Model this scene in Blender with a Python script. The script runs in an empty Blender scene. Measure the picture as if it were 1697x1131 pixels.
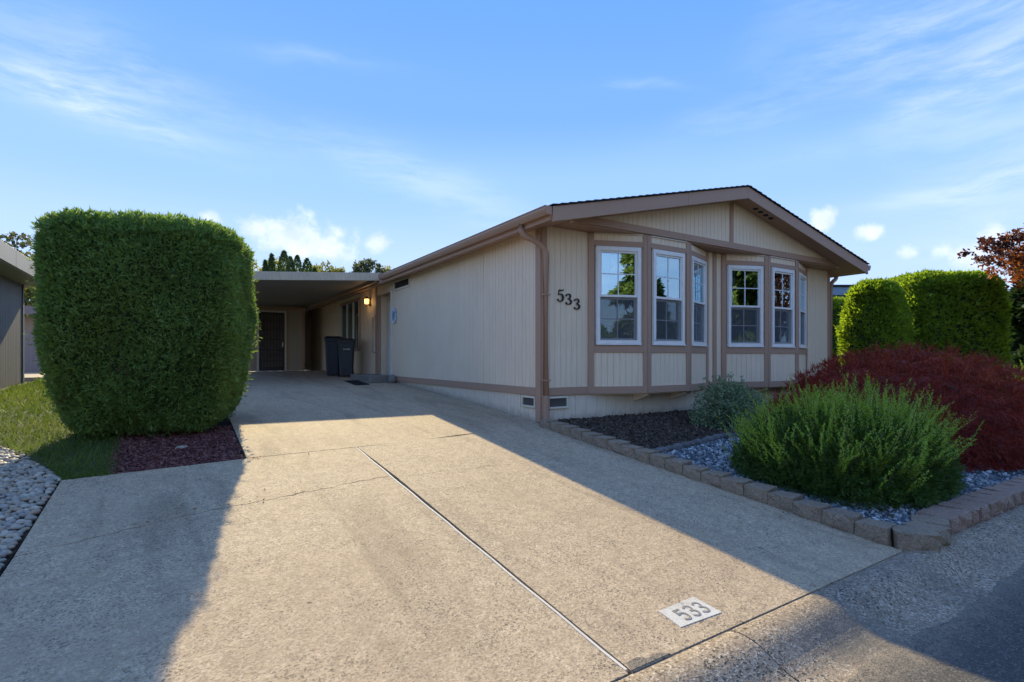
import bpy, math, random
import numpy as np
from mathutils import Vector, Matrix

R = math.radians
rng = np.random.default_rng(7)
random.seed(7)
SC = bpy.context.scene
COL = SC.collection

# ------------------------------------------------------------------ camera
cam_d = bpy.data.cameras.new('camera')
cam = bpy.data.objects.new('camera', cam_d)
COL.objects.link(cam)
cam.location = (-4.423, -6.303, 0.946)
cam.rotation_euler = (R(90), 0, -math.atan2(0.528, 0.849))
cam_d.sensor_width = 36.0
cam_d.lens = 882.0 / 1697.0 * 36.0
cam_d.shift_y = 28.5 / 1697.0
cam_d.clip_start = 0.05
cam_d.clip_end = 3000.0
SC.camera = cam

# ------------------------------------------------------------------ light
SUN_DIR = Vector((0.27, 1.78, 1.0)).normalized()      # towards the sun
SUN_EL = math.asin(SUN_DIR.z)
SUN_AZ = math.atan2(SUN_DIR.x, SUN_DIR.y)             # clockwise from +Y
sun_d = bpy.data.lights.new('sun', 'SUN')
sun_d.energy = 2.0
sun_d.angle = R(0.5)
sun_d.color = (1.0, 0.86, 0.52)
sun = bpy.data.objects.new('sun', sun_d)
COL.objects.link(sun)
sun.rotation_euler = SUN_DIR.to_track_quat('Z', 'Y').to_euler()

SC.view_settings.view_transform = 'Standard'
SC.view_settings.look = 'None'
SC.view_settings.gamma = 1.0
SC.view_settings.use_curve_mapping = False
SC.view_settings.exposure = 2.06

SC.cycles.max_bounces = 8
SC.cycles.transparent_max_bounces = 16
SC.cycles.use_denoising = True


class NT:
    """tiny helper for building node trees"""
    def __init__(self, tree):
        self.t = tree
        self.t.nodes.clear()

    def n(self, kind, **kw):
        nd = self.t.nodes.new(kind)
        ins = kw.pop('ins', {})
        for k, v in kw.items():
            setattr(nd, k, v)
        for k, v in ins.items():
            self.put(nd.inputs[k], v)
        return nd

    def put(self, sock, v):
        if isinstance(v, bpy.types.NodeSocket):
            self.t.links.new(v, sock)
        else:
            if isinstance(v, (tuple, list)) and len(v) == 3 and sock.type == 'RGBA':
                v = (*v, 1.0)
            sock.default_value = v

    def math(self, op, a, b=0.0, c=0.0, clamp=False):
        nd = self.n('ShaderNodeMath', operation=op, use_clamp=clamp)
        self.put(nd.inputs[0], a)
        self.put(nd.inputs[1], b)
        self.put(nd.inputs[2], c)
        return nd.outputs[0]

    def vmath(self, op, a, b=(0, 0, 0), out=0):
        nd = self.n('ShaderNodeVectorMath', operation=op)
        self.put(nd.inputs[0], a)
        self.put(nd.inputs[1], b)
        return nd.outputs[out]

    def mix(self, f, a, b, blend='MIX'):
        nd = self.n('ShaderNodeMix', data_type='RGBA', blend_type=blend)
        self.put(nd.inputs[0], f)
        self.put(nd.inputs[6], a)
        self.put(nd.inputs[7], b)
        return nd.outputs[2]

    def smooth(self, v, lo, hi, a=0.0, b=1.0):
        nd = self.n('ShaderNodeMapRange', interpolation_type='SMOOTHSTEP')
        self.put(nd.inputs[0], v)
        for i, x in enumerate((lo, hi, a, b)):
            self.put(nd.inputs[i + 1], x)
        return nd.outputs[0]

    def noise(self, vec, scale, detail=3.0, rough=0.55, dist=0.0, col=False):
        nd = self.n('ShaderNodeTexNoise')
        self.put(nd.inputs['Vector'], vec)
        self.put(nd.inputs['Scale'], scale)
        self.put(nd.inputs['Detail'], detail)
        self.put(nd.inputs['Roughness'], rough)
        self.put(nd.inputs['Distortion'], dist)
        return nd.outputs['Color' if col else 'Fac']


# streaks of high cloud: direction, two tangent axes (length, breadth), amount
WISPS = [
    ((-0.1308, 0.9237, 0.3601), (9.8709, 0.4600, 1.0177), (-7.7773, 16.1459, -45.6238), 0.55),
    ((-0.1038, 0.9112, 0.3987), (7.2205, -0.3090, 1.3321), (-1.9960, 7.2579, -18.3619), 0.28),
    ((0.3608, 0.8788, 0.3123), (3.9369, -1.8287, -1.0031), (-3.8783, 10.3321, -26.1922), 0.24),
    ((0.7681, 0.5061, 0.3922), (3.9729, -6.8542, -0.2116), (13.0591, 2.1414, -29.6139), 0.15),
    ((0.8838, 0.2755, 0.3782), (2.6222, -13.2559, 2.2074), (26.9492, -11.3021, -56.0577), 0.27),
    ((0.9262, 0.2888, 0.2423), (2.4476, -8.9202, -0.7892), (15.0130, -0.4365, -58.9231), 0.34),
    ((0.6377, 0.6297, 0.4437), (10.8258, -9.7355, -2.8696), (26.1723, 44.1575, -101.4001), 0.16),
    ((0.8310, 0.3302, 0.4478), (4.4217, -9.4027, -2.3889), (22.1916, 4.6202, -45.7061), 0.14),
    ((0.1931, 0.8639, 0.4652), (9.8275, -3.7838, 1.8725), (12.9751, 32.2279, -66.3016), 0.14),
    ((-0.0375, 0.9414, 0.3351), (8.5824, -0.2058, 0.0469), (-6.1924, 12.0774, -36.1176), 0.12),
    ((0.8272, 0.4678, 0.3112), (3.4139, -7.0094, -0.1436), (14.8153, 1.0603, -42.5798), 0.07),
]
# heaps of low cloud: direction, angular size
CUMULUS = [
    ((0.1060, 0.9707, 0.2156), 0.0238),
    ((0.1454, 0.9677, 0.2058), 0.0381),
    ((0.1803, 0.9633, 0.1988), 0.0472),
    ((0.2341, 0.9472, 0.2189), 0.0324),
    ((0.2255, 0.9543, 0.1961), 0.0406),
    ((0.0367, 0.9740, 0.2237), 0.0170),
    ((0.8636, 0.4547, 0.2178), 0.0197),
    ((0.8941, 0.4032, 0.1949), 0.0153),
    ((0.9200, 0.3594, 0.1561), 0.0129),
    ((0.9317, 0.3279, 0.1564), 0.0176),
    ((0.9479, 0.2693, 0.1704), 0.0207),
    ((0.9441, 0.2977, 0.1415), 0.0255),
    ((0.2968, 0.9323, 0.2065), 0.0231),
]
# clear sky colour by height above the horizon (sine of the elevation)
SKY_RAMP = [(0.0, (1.16, 1.46, 1.95)), (0.16, (0.86, 1.24, 1.98)), (0.30, (0.54, 0.99, 1.98)), (0.42, (0.27, 0.71, 1.92)), (0.56, (0.20, 0.62, 1.85)), (1.0, (0.30, 0.80, 2.05))]
MO_OFF = (9.2, 3.3, 1.5)
CLOUD = (2.05, 2.14, 2.35)


def build_world():
    w = bpy.data.worlds.new('World')
    SC.world = w
    w.use_nodes = True
    k = NT(w.node_tree)
    sky = k.n('ShaderNodeTexSky', sky_type='NISHITA')
    sky.sun_disc = False
    sky.sun_elevation = SUN_EL
    sky.sun_rotation = SUN_AZ
    sky.altitude = 50
    sky.air_density = 1.0
    sky.dust_density = 0.0
    sky.ozone_density = 3.0
    tc = k.n('ShaderNodeTexCoord')
    d = k.vmath('NORMALIZE', tc.outputs['Generated'])
    sep = k.n('ShaderNodeSeparateXYZ')
    k.put(sep.inputs[0], d)
    z = sep.outputs[2]
    ramp = k.n('ShaderNodeValToRGB')
    ramp.color_ramp.interpolation = 'EASE'
    e = ramp.color_ramp.elements
    while len(e) < len(SKY_RAMP):
        e.new(0.5)
    for i, (p, c) in enumerate(SKY_RAMP):
        e[i].position = p
        e[i].color = (*[q / 4.0 for q in c], 1)
    k.put(ramp.inputs[0], z)
    clear = k.vmath('MULTIPLY', ramp.outputs[0], (4.0, 4.0, 4.0))
    # the physical sky, with its brightness near the sun rolled off
    ny = k.vmath('DIVIDE', sky.outputs[0], k.vmath('ADD', (1.0, 1.0, 1.0), k.vmath('MULTIPLY', sky.outputs[0], (0.40, 0.36, 0.30))))
    base = k.mix(0.15, clear, ny)
    # cirrus streaks
    wob = k.noise(d, 5.0, 3.0, 0.55, col=True)
    dw = k.vmath('ADD', d, k.vmath('MULTIPLY', k.vmath('SUBTRACT', wob, (0.5, 0.5, 0.5)), (0.10, 0.10, 0.045)))
    st = k.n('ShaderNodeMapping')
    st.inputs['Rotation'].default_value = (0, R(8), R(30))
    st.inputs['Scale'].default_value = (2.0, 2.4, 13.0)
    k.put(st.inputs['Vector'], dw)
    fib = k.noise(st.outputs[0], 3.0, 9.0, 0.66)
    acc = None
    for (d0, e1, e2, am) in WISPS:
        q = k.vmath('SUBTRACT', dw, d0)
        a = k.vmath('DOT_PRODUCT', q, e1, out=1)
        b = k.vmath('DOT_PRODUCT', q, e2, out=1)
        g = k.math('POWER', 2.718, k.math('MULTIPLY', k.math('ADD', k.math('MULTIPLY', a, a), k.math('MULTIPLY', b, b)), -1.0))
        g = k.math('MULTIPLY', g, am)
        acc = g if acc is None else k.math('ADD', acc, g)
    # thin streaks over the rest of the dome too
    mo = k.noise(k.vmath('ADD', d, MO_OFF), 1.1, 3.0, 0.5)
    acc = k.math('MULTIPLY', acc, 0.72)
    acc = k.math('ADD', acc, k.math('MULTIPLY', k.smooth(mo, 0.45, 0.62), 0.22))
    cir = k.math('MULTIPLY', acc, k.smooth(fib, 0.32, 0.68, 0.15, 1.15))
    base = k.mix(k.math('MINIMUM', cir, 0.8), base, CLOUD)
    # cumulus
    cu = k.noise(d, 19.0, 8.0, 0.60)
    cv = None
    for (d0, r) in CUMULUS:
        q = k.vmath('MULTIPLY', k.vmath('SUBTRACT', d, d0), (1.0, 1.0, 1.25))
        g = k.math('SUBTRACT', 1.0, k.math('DIVIDE', k.vmath('LENGTH', q, out=1), r * 1.25))
        cv = g if cv is None else k.math('SMOOTH_MAX', cv, g, 0.25)
    cov = k.smooth(k.math('ADD', cv, k.math('MULTIPLY', k.math('SUBTRACT', cu, 0.5), 3.0)), 0.0, 0.95)
    lowb = k.noise(k.vmath('MULTIPLY', d, (1.0, 1.0, 1.6)), 3.1, 2.0, 0.5)
    band = k.math('MULTIPLY', k.smooth(z, 0.0, 0.08), k.smooth(z, 0.22, 0.15))
    oth = k.smooth(k.math('ADD', k.math('MULTIPLY', k.math('SUBTRACT', cu, 0.5), 1.5), lowb), 0.70, 0.95)
    cov = k.math('MAXIMUM', k.math('MULTIPLY', cov, 0.58), k.math('MULTIPLY', k.math('MULTIPLY', oth, band), 0.55))
    shade = k.noise(d, 22.0, 7.0, 0.62)
    cc = k.mix(k.smooth(shade, 0.3, 0.7), (1.50, 1.62, 1.98), (2.20, 2.20, 2.28))
    base = k.mix(cov, base, cc)
    bg = k.n('ShaderNodeBackground')
    k.put(bg.inputs['Color'], base)
    bg.inputs['Strength'].default_value = 0.15
    out = k.n('ShaderNodeOutputWorld')
    k.t.links.new(bg.outputs[0], out.inputs[0])


build_world()


# ------------------------------------------------------------------ materials
def principled(name):
    m = bpy.data.materials.new(name)
    m.use_nodes = True
    k = NT(m.node_tree)
    p = k.n('ShaderNodeBsdfPrincipled')
    o = k.n('ShaderNodeOutputMaterial')
    k.t.links.new(p.outputs[0], o.inputs[0])
    return m, k, p, o


def bump(k, p, h, strength=0.3, dist=0.01):
    b = k.n('ShaderNodeBump')
    b.inputs['Strength'].default_value = strength
    b.inputs['Distance'].default_value = dist
    k.put(b.inputs['Height'], h)
    k.t.links.new(b.outputs[0], p.inputs['Normal'])


def paint(name, col, rough=0.55, var=0.10, grain=(14, 14, 1.2), gain=0.12, spec=0.4, bscale=0.0, splash=None):
    """painted surface with slow dirt variation and fine streaky grain"""
    m, k, p, o = principled(name)
    pos = k.n('ShaderNodeNewGeometry').outputs['Position']
    big = k.noise(pos, 1.3, 4.0, 0.6)
    g = k.noise(k.vmath('MULTIPLY', pos, grain), 6.0, 4.0, 0.65)
    f = k.math('ADD', k.math('MULTIPLY', k.math('SUBTRACT', big, 0.5), var * 2),
               k.math('MULTIPLY', k.math('SUBTRACT', g, 0.5), gain * 2))
    sc = k.math('ADD', 1.0, f)
    c = k.mix(1.0, col, (1, 1, 1), 'MULTIPLY')
    comb = k.n('ShaderNodeCombineXYZ')
    for i in range(3):
        k.put(comb.inputs[i], sc)
    c = k.mix(1.0, c, comb.outputs[0], 'MULTIPLY')
    if splash:
        # mud splashed up from the ground
        sz = k.n('ShaderNodeSeparateXYZ')
        k.put(sz.inputs[0], pos)
        hh = k.math('SUBTRACT', sz.outputs[2], k.math('MULTIPLY', k.math('MAXIMUM', sz.outputs[1], 0.0), 0.062))
        hh = k.math('ADD', hh, k.math('MULTIPLY', k.math('SUBTRACT', k.noise(pos, 7.0, 6.0, 0.7), 0.5), 0.30))
        c = k.mix(k.smooth(hh, 0.16, -0.02, 0.0, 0.62), c, splash)
    k.put(p.inputs['Base Color'], c)
    p.inputs['Roughness'].default_value = rough
    p.inputs['Specular IOR Level'].default_value = spec
    bump(k, p, g, 0.25 if not bscale else bscale, 0.004)
    return m


def plain(name, col, rough=0.5, metal=0.0, spec=0.5):
    m, k, p, o = principled(name)
    pos = k.n('ShaderNodeNewGeometry').outputs['Position']
    v = k.noise(pos, 9.0, 4.0, 0.6)
    k.put(p.inputs['Base Color'], k.mix(v, tuple(c * 0.85 for c in col), tuple(min(1, c * 1.12) for c in col)))
    p.inputs['Roughness'].default_value = rough
    p.inputs['Metallic'].default_value = metal
    p.inputs['Specular IOR Level'].default_value = spec
    return m


def leafy(name, dark, light, trans=0.35, rough=0.55, patch=2.0, third=None, third_amt=0.0, spec=0.3, dead=0.0):
    """leaf material: every leaf its own tone, slow patches, light passing through"""
    m, k, p, o = principled(name)
    geo = k.n('ShaderNodeNewGeometry')
    r = geo.outputs['Random Per Island']
    n = k.noise(geo.outputs['Position'], patch, 3.0, 0.6)
    f = k.math('ADD', k.math('MULTIPLY', r, 0.6), k.math('MULTIPLY', k.smooth(n, 0.3, 0.7), 0.4))
    c = k.mix(f, dark, light)
    if third is not None:
        n2 = k.noise(geo.outputs['Position'], patch * 0.45, 3.0, 0.6)
        c = k.mix(k.math('MULTIPLY', k.smooth(n2, 0.48, 0.68), third_amt), c, third)
    if dead:
        n3 = k.noise(geo.outputs['Position'], 2.3, 5.0, 0.7)
        c = k.mix(k.math('MULTIPLY', k.smooth(n3, 0.60, 0.70), k.smooth(r, 1.0 - dead, 1.0 - dead + 0.05)), c, (0.12, 0.085, 0.04))
    k.put(p.inputs['Base Color'], c)
    p.inputs['Roughness'].default_value = rough
    p.inputs['Specular IOR Level'].default_value = spec
    t = k.n('ShaderNodeBsdfTranslucent')
    k.put(t.inputs['Color'], k.mix(1.0, c, (1.5, 1.5, 0.8), 'MULTIPLY'))
    mx = k.n('ShaderNodeMixShader')
    mx.inputs[0].default_value = trans
    k.t.links.new(p.outputs[0], mx.inputs[1])
    k.t.links.new(t.outputs[0], mx.inputs[2])
    k.t.links.new(mx.outputs[0], o.inputs[0])
    return m


def rocky(name, cols, rough=0.85, scale=40.0, spec=0.3):
    """loose stones: tone per stone plus mottling"""
    m, k, p, o = principled(name)
    geo = k.n('ShaderNodeNewGeometry')
    oi = k.n('ShaderNodeObjectInfo')
    r = k.math('FRACT', k.math('ADD', geo.outputs['Random Per Island'], oi.outputs['Random']))
    ramp = k.n('ShaderNodeValToRGB')
    ramp.color_ramp.interpolation = 'CONSTANT'
    e = ramp.color_ramp.elements
    while len(e) < len(cols):
        e.new(0.5)
    for i, c in enumerate(cols):
        e[i].position = i / len(cols)
        e[i].color = (*c, 1)
    k.put(ramp.inputs[0], r)
    v = k.noise(geo.outputs['Position'], scale, 4.0, 0.65)
    c = k.mix(k.math('MULTIPLY', v, 0.9), ramp.outputs[0], k.mix(1.0, ramp.outputs[0], (0.45, 0.45, 0.45), 'MULTIPLY'))
    k.put(p.inputs['Base Color'], c)
    p.inputs['Roughness'].default_value = rough
    p.inputs['Specular IOR Level'].default_value = spec
    bump(k, p, v, 0.3, 0.004)
    return m


def aggregate(name, base, dark, light, rough=0.8, s=170.0, dark_amt=0.6, light_amt=0.5, stain=0.25, stain_col=(0.10, 0.085, 0.07), bumpk=0.35, mid_k=0.34, streak=0.0, grain=0.45, edge=None):
    """concrete / asphalt with visible fine stones, blotches and stains"""
    m, k, p, o = principled(name)
    pos = k.n('ShaderNodeNewGeometry').outputs['Position']
    vo = k.n('ShaderNodeTexVoronoi', feature='F1')
    k.put(vo.inputs['Vector'], k.vmath('ADD', pos, k.vmath('MULTIPLY', k.noise(pos, 60, 2, 0.5, col=True), (0.02, 0.02, 0.02))))
    vo.inputs['Scale'].default_value = s
    sep = k.n('ShaderNodeSeparateColor')
    k.put(sep.inputs[0], vo.outputs['Color'])
    rnd = sep.outputs[0]
    fine = k.noise(pos, s * 0.45, 4.0, 0.75)
    pat = k.noise(pos, 3.3, 6.0, 0.7, 0.3)
    mid = k.noise(pos, 11.0, 6.0, 0.7)
    big = k.noise(pos, 0.75, 6.0, 0.66, 0.5)
    # stones show more in some patches than in others
    show = k.smooth(pat, 0.30, 0.70, 0.35, 1.25)
    c = k.mix(k.math('MULTIPLY', k.math('MULTIPLY', k.smooth(rnd, 0.68, 0.92), dark_amt), show, clamp=True), base, dark)
    c = k.mix(k.math('MULTIPLY', k.smooth(rnd, 0.24, 0.05), light_amt), c, light)
    c = k.mix(k.smooth(fine, 0.36, 0.70, 0.0, grain), c, k.mix(1.0, c, (0.38, 0.36, 0.34), 'MULTIPLY'))
    c = k.mix(k.smooth(mid, 0.34, 0.72, 0.0, mid_k), c, k.mix(1.0, c, (0.60, 0.585, 0.57), 'MULTIPLY'))
    c = k.mix(k.math('MULTIPLY', k.smooth(big, 0.44, 0.74), stain), c, stain_col)
    if streak:
        sp = k.n('ShaderNodeMapping')
        sp.inputs['Scale'].default_value = (2.6, 0.35, 1.0)
        k.put(sp.inputs['Vector'], pos)
        sk_ = k.noise(sp.outputs[0], 1.0, 6.0, 0.66, 0.6)
        c = k.mix(k.smooth(sk_, 0.46, 0.74, 0.0, streak), c, k.mix(1.0, c, (0.55, 0.55, 0.56), 'MULTIPLY'))
        # small dark spots: gum, oil, dirt
        v2 = k.n('ShaderNodeTexVoronoi', feature='F1')
        k.put(v2.inputs['Vector'], k.vmath('ADD', pos, k.vmath('MULTIPLY', k.noise(pos, 25, 3, 0.6, col=True), (0.05, 0.05, 0.05))))
        v2.inputs['Scale'].default_value = 3.2
        c = k.mix(k.smooth(v2.outputs['Distance'], 0.050, 0.022, 0.0, 0.75), c, (0.06, 0.05, 0.042))
    if edge:
        # pale grit washed along the kerb side of the road
        sy = k.n('ShaderNodeSeparateXYZ')
        k.put(sy.inputs[0], pos)
        yy = k.math('ADD', sy.outputs[1], k.math('MULTIPLY', k.math('SUBTRACT', mid, 0.5), 0.55))
        c = k.mix(k.smooth(yy, edge[0], edge[1], 0.0, 0.85), c, k.mix(k.math('MULTIPLY', k.smooth(rnd, 0.6, 0.9), 0.7), edge[2], dark))
    k.put(p.inputs['Base Color'], c)
    p.inputs['Roughness'].default_value = rough
    p.inputs['Specular IOR Level'].default_value = 0.25
    h = k.math('ADD', k.math('MULTIPLY', fine, 0.7), k.math('MULTIPLY', vo.outputs['Distance'], 0.5))
    bump(k, p, h, bumpk, 0.006)
    return m


M = {}
CREAM = (0.830, 0.650, 0.450)
M['cream'] = paint('cream siding paint', CREAM, 0.6, 0.10, (9, 9, 0.5), 0.17)
M['cream_trim'] = paint('cream trim paint', (0.72, 0.63, 0.49), 0.6, 0.05)
M['brown'] = paint('brown trim paint', (0.430, 0.262, 0.172), 0.55, 0.08, (8, 8, 2), 0.08)
M['gutter'] = paint('brown gutter enamel', (0.420, 0.255, 0.166), 0.38, 0.05, (4, 4, 4), 0.04)
M['skirt'] = paint('skirting paint', (0.74, 0.61, 0.45), 0.65, 0.12, (6, 6, 0.8), 0.16, splash=(0.30, 0.23, 0.16))
M['white'] = plain('white vinyl', (0.84, 0.80, 0.74), 0.35)
M['muntin'] = plain('white muntin', (0.78, 0.78, 0.77), 0.4)
M['shingle'] = rocky('asphalt shingle', [(0.035, 0.036, 0.042), (0.05, 0.05, 0.056), (0.043, 0.044, 0.052)], 0.95, 60)
M['dark'] = plain('dark opening', (0.02, 0.02, 0.02), 0.8)
M['black'] = plain('black enamel', (0.012, 0.012, 0.013), 0.35)
M['concrete'] = aggregate('driveway concrete', (0.535, 0.400, 0.255), (0.20, 0.155, 0.115), (0.72, 0.57, 0.40), 0.85, 115, 0.85, 0.55, 0.38, (0.34, 0.235, 0.15), 0.45, 0.55, 0.70, 0.55)
M['apron'] = aggregate('apron concrete', (0.375, 0.280, 0.190), (0.07, 0.06, 0.05), (0.62, 0.53, 0.40), 0.85, 100, 0.9, 0.8, 0.85, (0.105, 0.095, 0.080), 0.5, 0.5, 0.4, 0.5)
M['asphalt'] = aggregate('asphalt', (0.100, 0.088, 0.074), (0.035, 0.034, 0.033), (0.30, 0.275, 0.235), 0.85, 140, 0.7, 0.5, 0.4, (0.06, 0.058, 0.055), 0.5, 0.4, 0.3, edge=(-5.32, -4.98, (0.25, 0.20, 0.145)))
M['step'] = aggregate('step concrete', (0.30, 0.27, 0.23), (0.12, 0.11, 0.10), (0.40, 0.37, 0.33), 0.9, 150, 0.4, 0.3, 0.4)
M['block'] = aggregate('edging block', (0.345, 0.250, 0.165), (0.09, 0.065, 0.05), (0.42, 0.34, 0.27), 0.9, 130, 0.6, 0.4, 0.5, (0.13, 0.11, 0.09), 0.9)
M['block_red'] = aggregate('reddish edging block', (0.37, 0.240, 0.170), (0.16, 0.11, 0.085), (0.6, 0.46, 0.38), 0.9, 130, 0.6, 0.5, 0.4, (0.15, 0.10, 0.08), 0.9)
M['soil'] = aggregate('soil', (0.055, 0.042, 0.032), (0.02, 0.016, 0.012), (0.11, 0.09, 0.07), 0.95, 70, 0.6, 0.4, 0.4, (0.03, 0.025, 0.02), 0.8)
M['expansion'] = paint('white joint filler', (0.56, 0.50, 0.41), 0.8, 0.25, (20, 3, 20), 0.35)


def glass_mat(name, refl, tint):
    m = bpy.data.materials.new(name)
    m.use_nodes = True
    k = NT(m.node_tree)
    o = k.n('ShaderNodeOutputMaterial')
    tr = k.n('ShaderNodeBsdfTransparent')
    tr.inputs[0].default_value = (*tint, 1)
    gl = k.n('ShaderNodeBsdfGlossy')
    gl.inputs['Color'].default_value = (0.60, 0.83, 0.95, 1)
    gl.inputs['Roughness'].default_value = 0.004
    pos = k.n('ShaderNodeNewGeometry').outputs['Position']
    b = k.n('ShaderNodeBump')
    b.inputs['Strength'].default_value = 0.015
    b.inputs['Distance'].default_value = 0.02
    k.put(b.inputs['Height'], k.noise(pos, 2.2, 1.0, 0.4))
    k.t.links.new(b.outputs[0], gl.inputs['Normal'])
    fr = k.n('ShaderNodeFresnel')
    fr.inputs[0].default_value = 1.5
    f = k.math('ADD', k.math('MULTIPLY', fr.outputs[0], 1.2), refl, clamp=True)
    mx = k.n('ShaderNodeMixShader')
    k.put(mx.inputs[0], f)
    k.t.links.new(tr.outputs[0], mx.inputs[1])
    k.t.links.new(gl.outputs[0], mx.inputs[2])
    k.t.links.new(mx.outputs[0], o.inputs[0])
    return m


M['glass'] = glass_mat('window glass', 0.44, (0.88, 0.92, 0.92))


def screen_mat():
    m, k, p, o = principled('insect screen')
    p.inputs['Base Color'].default_value = (0.10, 0.10, 0.105, 1)
    p.inputs['Roughness'].default_value = 0.8
    tr = k.n('ShaderNodeBsdfTransparent')
    mx = k.n('ShaderNodeMixShader')
    mx.inputs[0].default_value = 0.55
    k.t.links.new(tr.outputs[0], mx.inputs[1])
    k.t.links.new(p.outputs[0], mx.inputs[2])
    k.t.links.new(mx.outputs[0], o.inputs[0])
    return m


M['screen'] = screen_mat()
M['curtain'] = plain('sheer curtain', (0.86, 0.84, 0.79), 0.9)
M['room'] = plain('room wall', (0.35, 0.32, 0.28), 0.9)
M['carpet'] = plain('room floor', (0.22, 0.19, 0.16), 0.95)
M['carport'] = paint('weathered carport fascia', (0.56, 0.45, 0.32), 0.7, 0.30, (8, 8, 1.0), 0.3)
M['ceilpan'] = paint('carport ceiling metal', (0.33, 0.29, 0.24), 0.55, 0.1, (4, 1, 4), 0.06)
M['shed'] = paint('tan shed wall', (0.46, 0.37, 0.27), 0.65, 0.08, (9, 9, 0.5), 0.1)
M['frame_tan'] = paint('pale door frame paint', (0.74, 0.62, 0.50), 0.5, 0.05)
M['doorwhite'] = plain('white door paint', (0.74, 0.75, 0.76), 0.4)
M['greybin'] = plain('grey bin plastic', (0.030, 0.034, 0.036), 0.5)
M['navybin'] = plain('navy bin plastic', (0.009, 0.012, 0.026), 0.45)
M['print'] = plain('white print', (0.55, 0.55, 0.55), 0.6)
M['rubber'] = plain('black rubber mat', (0.015, 0.014, 0.014), 0.9)
M['steel'] = plain('brushed steel', (0.55, 0.53, 0.50), 0.3, 1.0)
M['bronze'] = plain('bronze lamp metal', (0.10, 0.065, 0.04), 0.4, 0.8)
M['plaque'] = plain('pale blue plate', (0.66, 0.70, 0.72), 0.4)
M['plaque_blue'] = plain('blue plate ring', (0.22, 0.36, 0.46), 0.4)
M['greypaint'] = paint('slate siding paint', (0.140, 0.128, 0.112), 0.6, 0.14, (12, 12, 0.8), 0.3)
M['greyfascia'] = paint('pale grey fascia', (0.40, 0.37, 0.33), 0.6, 0.08, (2, 2, 8), 0.1)
M['mauve'] = paint('mauve fence paint', (0.30, 0.225, 0.20), 0.7, 0.1)
M['tan2'] = paint('tan wall', (0.42, 0.29, 0.18), 0.7, 0.1)
M['bluewall'] = paint('pale blue wall', (0.50, 0.56, 0.60), 0.6, 0.05)
M['bluetrim'] = paint('blue roof edge', (0.20, 0.31, 0.42), 0.5, 0.05)
M['bark'] = paint('bark', (0.085, 0.062, 0.045), 0.9, 0.3, (12, 12, 2), 0.4, bscale=0.8)
M['doordark'] = plain('dark brown door', (0.15, 0.11, 0.09), 0.6)
M['digit'] = plain('black iron digit', (0.012, 0.012, 0.012), 0.45)


def worn(name, col, wear=0.35):
    """worn paint on concrete: fine flakes missing"""
    m, k, p, o = principled(name)
    pos = k.n('ShaderNodeNewGeometry').outputs['Position']
    a = k.noise(pos, 130, 3, 0.7)
    b = k.noise(pos, 14, 3, 0.6)
    f = k.math('MULTIPLY', k.smooth(k.math('ADD', a, k.math('MULTIPLY', b, 0.5)), 0.70, 0.98), wear * 2, clamp=True)
    k.put(p.inputs['Base Color'], k.mix(f, col, (0.40, 0.33, 0.24)))
    p.inputs['Roughness'].default_value = 0.85
    bump(k, p, a, 0.3, 0.004)
    return m


M['roadwhite'] = worn('worn white paint', (0.56, 0.53, 0.47), 0.55)
M['roadgrey'] = worn('worn grey stencil paint', (0.19, 0.165, 0.145), 0.30)

M['hedge'] = leafy('thuja foliage', (0.095, 0.165, 0.045), (0.21, 0.315, 0.085), 0.40, 0.6, 1.6, (0.19, 0.22, 0.05), 0.5, dead=0.5)
M['hedge_lime'] = leafy('lime thuja foliage', (0.12, 0.19, 0.016), (0.28, 0.38, 0.034), 0.52, 0.6, 2.0)
M['hedge_core'] = leafy('hedge occluder core', (0.030, 0.050, 0.016), (0.045, 0.075, 0.022), 0.0, 0.9, 3)  # dark green of the added light-blocking shells inside the foliage
M['yew_tip'] = leafy('yew new growth', (0.20, 0.285, 0.020), (0.34, 0.44, 0.042), 0.38, 0.5, 3.0)
M['yew'] = leafy('yew old needles', (0.036, 0.076, 0.014), (0.085, 0.150, 0.028), 0.25, 0.5, 3.0)
M['laceleaf'] = leafy('red lace leaves', (0.12, 0.014, 0.010), (0.36, 0.050, 0.028), 0.32, 0.5, 2.5, (0.48, 0.11, 0.04), 0.45)
M['varieg'] = leafy('grey green leaves', (0.085, 0.135, 0.050), (0.33, 0.40, 0.25), 0.25, 0.45, 4.0)
M['mapleorange'] = leafy('orange maple leaves', (0.17, 0.045, 0.012), (0.36, 0.11, 0.02), 0.45, 0.5, 1.5)
M['mapledark'] = leafy('dark maple leaves', (0.07, 0.022, 0.020), (0.15, 0.05, 0.035), 0.35, 0.5, 1.5)
M['conifer'] = leafy('dark conifer needles', (0.022, 0.042, 0.018), (0.05, 0.085, 0.032), 0.2, 0.6, 0.7)
M['conifer_green'] = leafy('green conifer needles', (0.10, 0.140, 0.030), (0.21, 0.245, 0.06), 0.3, 0.6, 0.7)
M['column'] = leafy('column evergreen', (0.05, 0.095, 0.036), (0.09, 0.15, 0.055), 0.35, 0.6, 1.0)
M['decid'] = leafy('yellowing leaves', (0.15, 0.16, 0.04), (0.32, 0.29, 0.08), 0.45, 0.6, 0.3, (0.10, 0.13, 0.07), 0.6)
M['decid_grey'] = leafy('grey green far leaves', (0.07, 0.09, 0.06), (0.15, 0.17, 0.10), 0.3, 0.6, 0.3, (0.22, 0.19, 0.06), 0.5)
M['grass'] = leafy('lawn grass', (0.045, 0.085, 0.012), (0.14, 0.19, 0.035), 0.40, 0.6, 1.2, (0.22, 0.19, 0.08), 0.3)
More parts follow.
